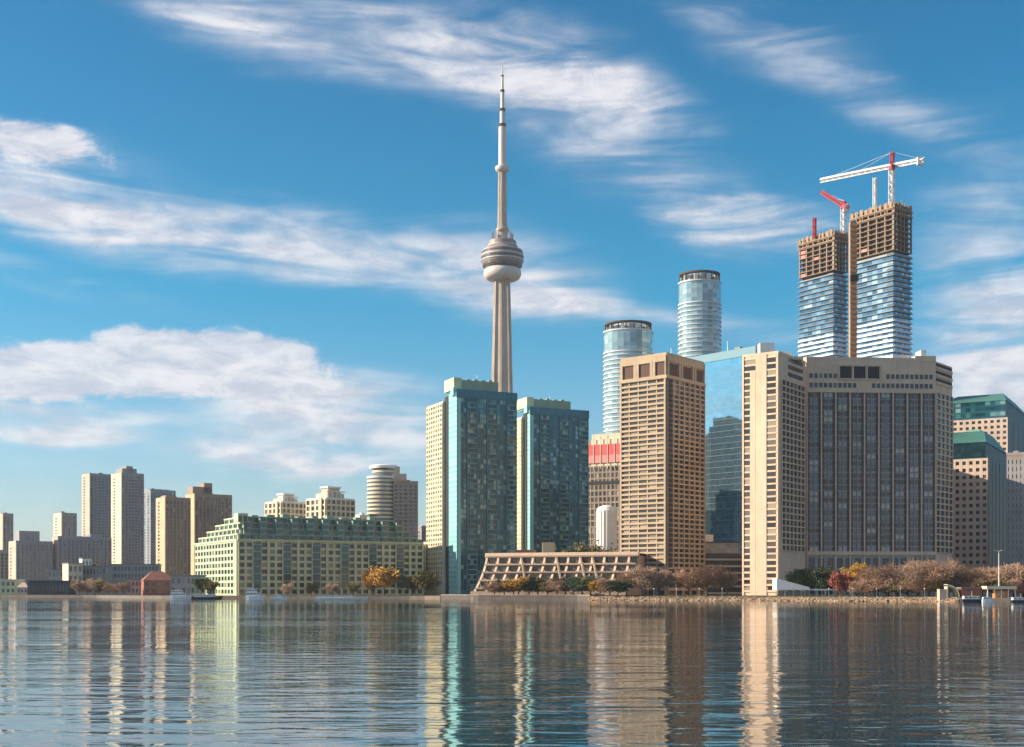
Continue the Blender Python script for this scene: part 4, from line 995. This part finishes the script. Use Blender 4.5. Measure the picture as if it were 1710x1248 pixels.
wallthing('quay_wall', 'dark brown retaining wall with pale cap below the terraced building', 'quay', 736, 985, 12, -.7, .6, -2, 2.2)
m = ribbon(736, 985, 12, -1.0, .9, 2.204, 2.6); solo(m, 'wall_cap', W['quaylight'], 'pale stone cap running along the retaining wall below the terraces', 'wall cap', (X(860, 612), 612, 2.2))
wallthing('quay_wall', 'dark quay wall at the right edge below the pavilion', 'quay', 1601, 2300, 10, -.5, .6, -2, 1.5)
def stuff(m, name, mat, label, cat, kind='stuff'):
    o = m.build(name, mat, None, kind); o['label'] = label; o['category'] = cat; return o
GRASS = leaf_mat('grass', (.05, .06, .018), (.085, .09, .03), (.14, .12, .05))
LAWNM = wall_mat('lawn earth', (.11, .105, .04), .4, .9, .2, 0)
m = ribbon(985, 1575, 24, 4, 24, GZ, GZ+.35); m.build('lawn', LAWNM, None, 'structure')
m = ribbon(986, 1574, 40, 1.4, 3.9, GZ, GZ+.12); m.build('promenade', W['quaylight'], None, 'structure')
def blades():
    rnd = random.Random(5); m = MB()
    for i in range(9000):
        px = rnd.uniform(986, 1572); dy = rnd.uniform(4.2, 23); y = shore_y(px)+dy; x = X(px, y); h = rnd.uniform(.15, .55); w = rnd.uniform(.15, .4); a = rnd.uniform(0, 6.28)
        n = len(m.v); m.v += [(x-w*math.cos(a), y-w*math.sin(a), GZ+.34), (x+w*math.cos(a), y+w*math.sin(a), GZ+.34), (x+rnd.uniform(-.2, .2), y, GZ+.35+h)]; m.f.append((n, n+1, n+2))
    stuff(m, 'grass', GRASS, 'rough autumn grass on the bank before the hotel', 'grass')
blades()
def rocks():
    rnd = random.Random(9); import bmesh
    bm = bmesh.new(); bmesh.ops.create_icosphere(bm, subdivisions=1, radius=1); base = [v.co.copy() for v in bm.verts]; faces = [tuple(v.index for v in f.verts) for f in bm.faces]; bm.free()
    m = MB()
    for i in range(1500):
        px = rnd.uniform(984, 1601); t = rnd.random(); y = shore_y(px)-1.9+t*3.2; x = X(px, y); s = rnd.uniform(.35, .95); n = len(m.v); q = rnd.uniform(0, 6.28)
        for c in base:
            k = s*rnd.uniform(.75, 1.15); vx, vy = c.x*k*1.5, c.y*k; m.v.append((x+vx*math.cos(q)-vy*math.sin(q), y+vx*math.sin(q)+vy*math.cos(q), -.2+t*1.75+c.z*k*.7))
        m.f += [tuple(n+j for j in f) for f in faces]
    g = leaf_mat('armour stone', (.18, .115, .07), (.31, .205, .13), (.46, .33, .22)); g.node_tree.nodes['Principled BSDF'].inputs['Roughness'].default_value = .9
    stuff(m, 'rock_bank', g, 'warm coloured armour stones lining the bank before the hotel', 'rocks')
rocks()

# ------------------------------------------------------------------ trees
LEAF = {
 'bare': leaf_mat('bare twigs', (.19, .11, .075), (.33, .21, .145), (.46, .32, .235)),
 'rust': leaf_mat('rust twigs', (.23, .12, .075), (.37, .22, .145), (.49, .33, .23)),
 'yellow': leaf_mat('yellow leaves', (.22, .10, .015), (.42, .22, .03), (.55, .34, .06)),
 'olive': leaf_mat('olive leaves', (.07, .06, .02), (.15, .12, .035), (.24, .19, .06)),
 'red': leaf_mat('red leaves', (.17, .04, .035), (.30, .08, .065), (.38, .14, .10)),
 'green': leaf_mat('dark green leaves', (.012, .025, .012), (.025, .05, .02), (.05, .08, .03)),
}
def tree_mesh(kind, seed, h=10.0, spread=.5, conifer=False):
    rnd = random.Random(seed); t = MB(); c = MB(); ends = []
    th = h*rnd.uniform(.22, .3)
    top = (rnd.uniform(-.3, .3), rnd.uniform(-.3, .3), h*(.9 if conifer else .72))
    t.tube([(0, 0, -.4), (0, 0, th*.5), (top[0]*.4, top[1]*.4, th), top], [h*.028, h*.022, h*.018, h*.005], 7)
    nb = 16
    for i in range(nb):
        z = th*.8+(h*.62-th*.8)*i/nb; a = i*2.4+rnd.uniform(-.4, .4); f = z/h
        ln = h*spread*rnd.uniform(.65, 1.0)*(1-.35*f); up = rnd.uniform(.35, .9)
        p0 = Vector((top[0]*f, top[1]*f, z)); p1 = p0+Vector((math.cos(a)*ln*.5, math.sin(a)*ln*.5, ln*up*.45)); p2 = p0+Vector((math.cos(a)*ln*.85, math.sin(a)*ln*.85, ln*up))
        if not conifer: t.tube([p0, p1, p2], [h*.011, h*.007, h*.002], 5)
        ends += [(p1, .9), (p2, 1.0), (p1.lerp(p2, .5), 1.0)]
        for q in range(2):
            d = Vector((rnd.uniform(-1, 1), rnd.uniform(-1, 1), rnd.uniform(.0, 1))).normalized()*ln*.42; e = p1+d
            if not conifer: t.tube([p1, p1.lerp(e, .5)+Vector((0, 0, .1)), e], [h*.006, h*.004, h*.001], 4)
            ends.append((e, .9))
    twig = kind in ('bare', 'rust')
    if conifer:
        for i in range(2600):
            z = h*(.08+.92*rnd.random()**1.3); r = h*spread*.62*(1-z/h)**.8*math.sqrt(rnd.uniform(.25, 1)); a = rnd.uniform(0, 6.28); p = Vector((r*math.cos(a), r*math.sin(a), z)); leafq(c, p, .32*rnd.uniform(.7, 1.4), rnd)
    else:
        for p, k in ends:
            rad = h*.115*k*rnd.uniform(.7, 1.25); n = 44 if twig else 52
            for i in range(n):
                d = Vector((rnd.gauss(0, 1), rnd.gauss(0, 1), rnd.gauss(0, .8))); d = d.normalized()*rad*rnd.random()**.5; q = p+d
                if q.z < h*.14: continue
                if twig:
                    e = (d.normalized()+Vector((rnd.uniform(-.7, .7), rnd.uniform(-.7, .7), rnd.uniform(.0, 1.1)))).normalized()*rnd.uniform(.5, 1.3); s = e.orthogonal().normalized()*rnd.uniform(.03, .085)
                    m = len(c.v); c.v += [tuple(q-s), tuple(q+s), tuple(q+e)]; c.f.append((m, m+1, m+2))
                    if rnd.random() < .30: leafq(c, q+e*.6, .17, rnd)
                else: leafq(c, q, .26*rnd.uniform(.6, 1.4), rnd)
    return t, c
def leafq(c, p, s, rnd):
    u = Vector((rnd.uniform(-1, 1), rnd.uniform(-1, 1), rnd.uniform(-1, 1))).normalized(); w = u.orthogonal().normalized(); n = len(c.v)
    c.v += [tuple(p-u*s), tuple(p+w*s*.6), tuple(p+u*s), tuple(p-w*s*.6)]; c.f.append((n, n+1, n+2, n+3))
TREES = {}
def tree(kind, var, label, px, dy, top, group=None, cat='tree', name=None, wide=1.0, base=GZ, Y=None, spread=.5, conifer=False):
    Y = Y or shore_y(px)+dy; x = X(px, Y); h = Z(top, Y)-base
    key = (kind, var, conifer)
    if key not in TREES:
        t, c = tree_mesh(kind, var*7+len(kind), 10.0, spread, conifer); me = []
        for q, nm, mt in ((t, 'trunk', W['bark']), (c, 'crown', LEAF[kind])):
            d = bpy.data.meshes.new(nm); d.from_pydata(q.v, [], q.f); d.materials.append(mt); me.append(d)
        TREES[key] = me
    r = thing(name or ('pine_tree' if conifer else kind + '_tree'), label, cat, (x, Y, base), group)
    r.rotation_euler = (0, 0, (px*.37) % 6.28); r.scale = (h/10*wide, h/10*wide, h/10)
    for d in TREES[key]:
        o = bpy.data.objects.new(d.name, d); C.objects.link(o); o.parent = r
    return r
ORD = ['first', 'second', 'third', 'fourth', 'fifth', 'sixth', 'seventh', 'eighth', 'ninth', 'tenth', 'eleventh', 'twelfth', 'thirteenth', 'fourteenth', 'fifteenth', 'sixteenth', 'seventeenth', 'eighteenth', 'nineteenth', 'twentieth']
row = [(1452, 16, 944), (1466, 10, 936), (1484, 19, 941), (1500, 12, 946), (1516, 17, 932), (1533, 11, 930), (1551, 18, 931), (1567, 13, 929), (1584, 22, 934), (1602, 30, 942), (1620, 26, 944), (1640, 32, 941), (1658, 27, 946), (1676, 33, 943), (1693, 26, 937), (1710, 30, 934), (1730, 26, 936)]
for i, (px, dy, top) in enumerate(row):
    tree('rust' if i % 3 == 1 else 'bare', i % 4, f'{ORD[i]} bare russet tree from the left in the row before the hotel', px, dy, top, 'bare trees on the right shore', wide=1.15, name='bare_tree')
tree('red', 0, 'small bright red autumn tree at the foot of the hotel', 1403, 18, 950, wide=1.0)
tree('yellow', 1, 'yellow green tree just right of the red tree', 1431, 26, 932, wide=.9, name='yellow_tree')
tree('olive', 4, 'thin olive tree behind and left of the red tree', 1382, 30, 942, wide=.8, name='olive_tree')
tree('green', 0, 'dark green tree below the inner corner of the hotel', 1350, 30, 938, wide=1.0, name='green_tree')
tree('green', 1, 'smaller dark green tree left of the tallest dark tree by the hotel wing', 1331, 26, 950, wide=1.2, name='green_tree')
tree('green', 2, 'low dark green tree right of the tallest dark tree by the hotel wing', 1370, 28, 946, wide=1.3, name='green_tree')
tree('bare', 5, 'broad bare tree between the tan tower and the hotel', 1180, 22, 937, wide=1.5, name='bare_tree', group='bare trees before the tan tower')
tree('rust', 2, 'smaller bare tree tucked left of the broad bare tree', 1150, 30, 946, wide=1.2, name='bare_tree', group='bare trees before the tan tower')
tree('bare', 1, 'hazy bare tree before the left foot of the tan tower', 1072, 18, 940, wide=1.2, name='bare_tree', group='bare trees before the tan tower')
tree('bare', 2, 'bare tree before the corner of the tan tower', 1100, 26, 944, wide=1.2, name='bare_tree', group='bare trees before the tan tower')
tree('rust', 3, 'low bare tree at the right end of the terraced building', 1046, 20, 950, wide=1.2, name='bare_tree', group='bare trees before the tan tower')
tree('bare', 3, 'bare tree right of the broad bare tree by the hotel wing', 1214, 26, 950, wide=1.1, name='bare_tree', group='bare trees before the tan tower')
tree('yellow', 2, 'big golden yellow tree before the cream terminal', 641, 14, 942, wide=1.25, name='yellow_tree')
tree('yellow', 3, 'low golden tree at the left foot of the big golden tree', 622, 20, 952, wide=1.1, name='yellow_tree')
tree('olive', 1, 'olive brown tree left of the teal tower base', 712, 12, 950, wide=1.3, name='olive_tree')
tree('olive', 2, 'small olive tree between the golden tree and the teal tower', 688, 16, 957, wide=1.2, name='olive_tree')
sh = [(826, 'bare', 968), (842, 'olive', 966), (858, 'bare', 970), (866, 'yellow', 960), (884, 'bare', 966), (898, 'green', 962), (914, 'olive', 969), (930, 'bare', 965), (944, 'olive', 958), (958, 'bare', 966), (972, 'green', 958), (986, 'olive', 962), (1002, 'yellow', 966), (1018, 'bare', 962), (1032, 'green', 966)]
CN = {'bare': 'bare brown', 'olive': 'olive', 'yellow': 'yellow', 'green': 'dark green'}
cnt = {}
for i, (px, k, top) in enumerate(sh):
    cnt[k] = cnt.get(k, 0)+1
    tree(k, i % 4, f'{ORD[cnt[k]-1]} {CN[k]} shrub from the left before the terraced building', px, 4+(i*5) % 7, top, 'shrubs before the terraced building', 'shrub', 'shrub', 1.7)
Yr = 668
for px, k, top, lb in ((968, 'green', 906, 'dark bushy tree rising behind the terrace roof, left of the white silo'), (986, 'olive', 900, 'olive tree rising behind the terrace roof just left of the silo'), (1004, 'green', 905, 'dark tree behind the terrace roof below the silo'), (1022, 'olive', 908, 'low olive tree behind the terrace roof beside the tan tower'), (946, 'olive', 910, 'thin olive tree behind the middle of the terrace roof')):
    tree(k, 3, lb, px, 0, top, 'trees behind the terrace roof', 'tree', k+'_tree', .8, GZ, 695)
for i, (px, k, top) in enumerate([(132, 'bare', 966), (146, 'rust', 972), (158, 'bare', 962), (170, 'olive', 968), (182, 'bare', 972), (196, 'rust', 974), (206, 'bare', 968)]):
    cnt['L'+k] = cnt.get('L'+k, 0)+1
    tree(k, i % 4, f"{ORD[cnt['L'+k]-1]} {'bare brown' if k == 'bare' else 'russet' if k == 'rust' else 'olive'} tree from the left on the far left shore", px, 8+(i % 3)*3, top, 'small trees on the far left shore', 'tree', 'bare_tree', 1.2)
for px, k, top, lb in ((150, 'olive', 936, 'olive tree on the terrace behind the low glassy block'), (166, 'olive', 934, 'olive tree right of the white block behind the low glassy block')):
    tree(k, 2, lb, px, 0, top, None, 'tree', 'olive_tree', 1.0, GZ, 900)
tree('green', 3, 'dark green tree beside the lit end of the cream terminal', 336, 14, 962, wide=.9, conifer=False, name='green_tree')
tree('olive', 3, 'low olive tree before the lit end of the cream terminal', 352, 12, 968, wide=1.2, name='olive_tree')
for i, px in enumerate((480, 520, 556, 590)):
    tree('olive' if i % 2 else 'bare', i, f'{ORD[i]} small tree from the left below the cream terminal front', px, 14, 972, 'small trees below the terminal', 'tree', 'bare_tree', 1.2)

for i, px in enumerate((1440, 1462, 1480, 1497, 1515, 1534, 1552, 1570, 1596, 1618, 1640, 1662, 1684, 1706)):
    tree(('bare', 'rust', 'bare', 'olive')[i % 4], (i*3+1) % 4, f'{ORD[i]} low shrub from the left under the bare trees on the right shore', px, 9+(i*5) % 5+(12 if px > 1580 else 0), 968-(i*7) % 9, 'low shrubs under the right shore trees', 'shrub', 'shrub', 1.9)
# ------------------------------------------------------------------ boats, lamp, shore structures
def boat(label, px0, px1, Y, h, hull='hull', decks=2, a=0, group='boats along the left quay'):
    ln = (px1-px0)/FPX*Y; x = X((px0+px1)/2, Y); root = thing('boat', label, 'boat', (x, Y, 0), group); b = min(4.2, ln*.28)
    def P(u, v, z): return (x+u*math.cos(R(a))-v*math.sin(R(a)), Y+u*math.sin(R(a))+v*math.cos(R(a)), z)
    m = MB(); secs = []
    for u, w, z in ((-.5, .38, 1.0), (-.3, .48, .95), (.1, .5, .95), (.34, .36, 1.1), (.5, .03, 1.45)):
        secs.append([P(u*ln, -w*b, z*h*.32), P(u*ln*.94, -w*b*.7, -.4), P(u*ln*.94, w*b*.7, -.4), P(u*ln, w*b, z*h*.32)])
    for s in secs: m.v += s
    for i in range(4):
        for k in range(4): q = i*4; m.f.append((q+k, q+4+k, q+4+(k+1) % 4, q+(k+1) % 4))
    m.f += [(0, 1, 2, 3), (19, 18, 17, 16)]; m.build('hull', W[hull], root)
    m = MB()
    for u, w, z in ((-.5, .40, 1.0), (.1, .52, .95), (.36, .36, 1.12)): pass
    z = h*.30
    for k in range(decks):
        u0, u1 = -.44+.05*k, .26-.14*k; hh = h*.30
        m = MB(); m.box8([P(u0*ln, -b*.38, z), P(u1*ln, -b*.38, z), P(u1*ln, b*.38, z), P(u0*ln, b*.38, z), P(u0*ln, -b*.36, z+hh), P(u1*ln-.7, -b*.36, z+hh), P(u1*ln-.7, b*.36, z+hh), P(u0*ln, b*.36, z+hh)]); cb = m.build('cabin', W['hull'], root)
        m = MB(); nw = max(3, int(ln*.5))
        for i in range(nw):
            c0 = u0*ln+(u1-u0)*ln*(i+.15)/nw; c1 = u0*ln+(u1-u0)*ln*(i+.8)/nw
            m.box8([P(c0, -b*.40, z+hh*.42), P(c1, -b*.40, z+hh*.42), P(c1, -b*.36, z+hh*.42), P(c0, -b*.36, z+hh*.42), P(c0, -b*.385, z+hh*.82), P(c1, -b*.385, z+hh*.82), P(c1, -b*.355, z+hh*.82), P(c0, -b*.355, z+hh*.82)])
        m.build('window_band', G['dark'], cb); z += hh
    m = MB(); p = P(-.1*ln, 0, z); m.tube([p, (p[0], p[1], z+h*.5)], [.09, .05], 5); m.build('mast', W['steel'], root)
    m = MB(); lb = [P(-.46*ln, -b*.46, h*.32), P(.3*ln, -b*.46, h*.34), P(.3*ln, -b*.46, h*.46), P(-.46*ln, -b*.46, h*.44)]
    m.bar(lb[2], lb[3], .08); m.bar(lb[0], lb[3], .08); m.bar(lb[1], lb[2], .08); m.build('railing', W['steel'], root)
boat('white two deck tour boat moored left of the cream terminal', 283, 320, 655, 5.2)
boat('dark hulled boat moored beside the white tour boat', 322, 372, 648, 4.2, 'hulldark', 1)
boat('white cabin cruiser before the corner of the cream terminal', 410, 442, 638, 6.0)
boat('small pale motor boat right of the white cabin cruiser', 452, 480, 640, 3.6, 'hull', 1)
boat('long low pale boat below the middle of the terminal', 525, 615, 636, 3.2, 'hull', 1)
boat('dark hulled workboat at the right edge quay', 1606, 1648, 493, 4.2, 'hulldark', 1, group='boats at the right quay')
boat('small blue white boat beside the pavilion on the right', 1640, 1660, 489, 3.6, 'hull', 1, group='boats at the right quay')
boat('dark low boat at the extreme right edge', 1688, 1730, 486, 3.2, 'hulldark', 1, group='boats at the right quay')
def lamp():
    Y = shore_y(1668)+9; x = X(1668, Y); zt = Z(920, Y); root = thing('street_lamp', 'tall twin armed street lamp rising above the right bare trees', 'street lamp', (x, Y, GZ))
    m = MB(); m.tube([(x, Y, GZ), (x, Y, GZ+6), (x, Y, zt)], [.24, .19, .13], 8); m.build('pole', W['white'], root)
    for s in (-1, 1):
        m = MB(); m.tube([(x, Y, zt-.4), (x+s*.7, Y, zt+.1), (x+s*1.1, Y, zt+.15)], [.1, .09, .08], 6); ar = m.build('arm', W['white'], root)
        m = MB(); m.box(x+s*1.45-.45, x+s*1.45+.45, Y-.25, Y+.25, zt+.02, zt+.27); m.build('lamp_head', W['steel'], ar)
lamp()
def pavilion():
    Y = shore_y(1673)+6; x0, x1 = X(1648, Y), X(1698, Y); root = thing('waterfront_shelter', 'flat roofed shelter over orange kiosk at the right quay', 'shelter', ((x0+x1)/2, Y+2, GZ))
    zr = Z(984, Y); m = MB(); m.box(x0, x1, Y, Y+6, zr, zr+1.2); m.build('roof', W['cream'], root)
    for i in range(5):
        px = x0+.5+(x1-x0-1)*i/4; m = MB(); m.box(px-.14, px+.14, Y+.3, Y+.6, GZ, zr); m.build('post', W['white'], root)
    m = MB(); m.box(x0+4, x1-3, Y+1.5, Y+4.5, GZ, zr-.7); kb = m.build('kiosk', W['orange'], root)
    m = MB(); m.box(x0+5, x1-4.5, Y+1.38, Y+1.49, GZ+1.0, zr-1.2); m.build('kiosk_hatch', W['sand'], kb)
pavilion()
def blocks():
    Y = shore_y(1574)+.2; m = MB(); m.box(X(1567, Y), X(1579, Y), Y-1.6, Y+1.6, -1, Z(984, Y)); solo(m, 'concrete_block', W['pink'], 'upright pale concrete block at the water edge left of the curved shell', 'concrete block', (X(1573, Y), Y, 0))
    Y2 = shore_y(1590)+2; root = thing('shell_shelter', 'curved pale shell shelter on short piles right of the concrete block', 'shelter', (X(1591, Y2), Y2+2, GZ)); m = MB(); n = 8
    for i in range(n):
        t0, t1 = math.pi*.5*i/n, math.pi*.5*(i+1)/n; xa = X(1582, Y2); r = X(1602, Y2)-xa; zb = Z(994, Y2); hh = Z(976, Y2)-zb
        a = (xa+r*math.sin(t0), zb+hh*math.cos(t0)); b = (xa+r*math.sin(t1), zb+hh*math.cos(t1))
        m.box8([(a[0], Y2, a[1]-.9), (b[0], Y2, b[1]-.9), (b[0], Y2+4, b[1]-.9), (a[0], Y2+4, a[1]-.9), (a[0], Y2, a[1]), (b[0]+.01, Y2, b[1]), (b[0]+.01, Y2+4, b[1]), (a[0], Y2+4, a[1])])
    m.build('shell', W['cream'], root); m = MB(); m.box(X(1582, Y2), X(1584, Y2), Y2+.2, Y2+3.8, -1, Z(977, Y2)); m.build('support_wall', W['cream'], root)
    m = MB(); m.box(X(1593, Y2), X(1602, Y2), Y2-3.2, Y2-1, -1, Z(998, Y2)); solo(m, 'concrete_block', W['pink'], 'low pale concrete block below the curved shell', 'concrete block', (X(1597, Y2), Y2-2, 0))
    Y3 = shore_y(1625)+6; m = MB(); m.box(X(1606, Y3), X(1640, Y3), Y3, Y3+5, GZ, Z(983, Y3)); r = thing('brick_kiosk', 'low brick kiosk between the curved shell and the flat roofed shelter', 'kiosk', (X(1623, Y3), Y3+2, GZ)); m.build('wall', W['brick'], r)
    m = MB(); m.box(X(1604, Y3), X(1642, Y3), Y3-.6, Y3+5.5, Z(983, Y3), Z(981, Y3)); m.build('roof', W['roofgrey'], r)
blocks()
def marquee():
    Y = shore_y(1340)+14; root = thing('marquee', 'white sloping canopy beside the foot of the hotel wing', 'canopy', (X(1345, Y), Y+4, GZ)); m = MB()
    x0, x1, x2 = X(1297, Y), X(1352, Y), X(1408, Y); z0, z1, z2 = Z(966, Y), Z(981, Y), Z(984, Y)
    m.box8([(x0, Y, z1-1.2), (x1, Y, z1-1.2), (x1, Y+9, z1-1.2), (x0, Y+9, z1-1.2), (x0, Y, z0), (x1, Y, z1), (x1, Y+9, z1), (x0, Y+9, z0)]); m.build('canopy', W['canvas'], root)
    m = MB(); m.box(x1+.01, x2, Y+1, Y+7, z2-.55, z2+.05); m.build('canopy_extension', W['canvas'], root)
    for i in range(9):
        x = x0+.4+(x2-x0-.8)*i/8; m = MB(); m.box(x-.16, x+.16, Y+1.2, Y+1.5, GZ+.3, z1-1.2 if x < x1 else z2-.55); m.build('post', W['white'], root)
    m = MB(); m.box(x0+1, x1-2, Y+2, Y+7, GZ+.3, z1-1.7); m.build('glass_screen', G['flat'], root)
marquee()
for i, px in enumerate((1020, 1052, 1092, 1130, 1168, 1206, 1244, 1282, 1384, 1424, 1464, 1504, 1544)):
    Y = shore_y(px)+2.4; x = X(px, Y); r = thing('promenade_lamp', f'{ORD[i]} short lamp post from the left along the promenade', 'lamp post', (x, Y, GZ), 'lamp posts along the promenade')
    m = MB(); m.tube([(x, Y, GZ), (x, Y, GZ+3.6)], [.09, .06], 6); m.build('pole', W['steel'], r); m = MB(); m.lathe([(.08, GZ+3.6), (.25, GZ+3.75), (.22, GZ+4.05), (.05, GZ+4.15)], x, Y, 10); m.build('lamp_head', W['white'], r)

# ------------------------------------------------------------------ harbour haze
def haze():
    m = bpy.data.materials.new('harbour haze'); m.use_nodes = True; nt = m.node_tree; nt.nodes.clear()
    o = nt.nodes.new('ShaderNodeOutputMaterial'); v = nt.nodes.new('ShaderNodeVolumePrincipled')
    v.inputs['Color'].default_value = (.80, .88, .97, 1); v.inputs['Density'].default_value = HAZE; v.inputs['Anisotropy'].default_value = .2
    nt.links.new(v.outputs[0], o.inputs['Volume'])
    mb = MB(); mb.box(-4550, 4550, -4550, 4550, -4, 600); h = mb.build('haze', m, None, 'stuff'); h['label'] = 'thin pale haze over the harbour'; h['category'] = 'haze'
HAZE = .00005
haze()
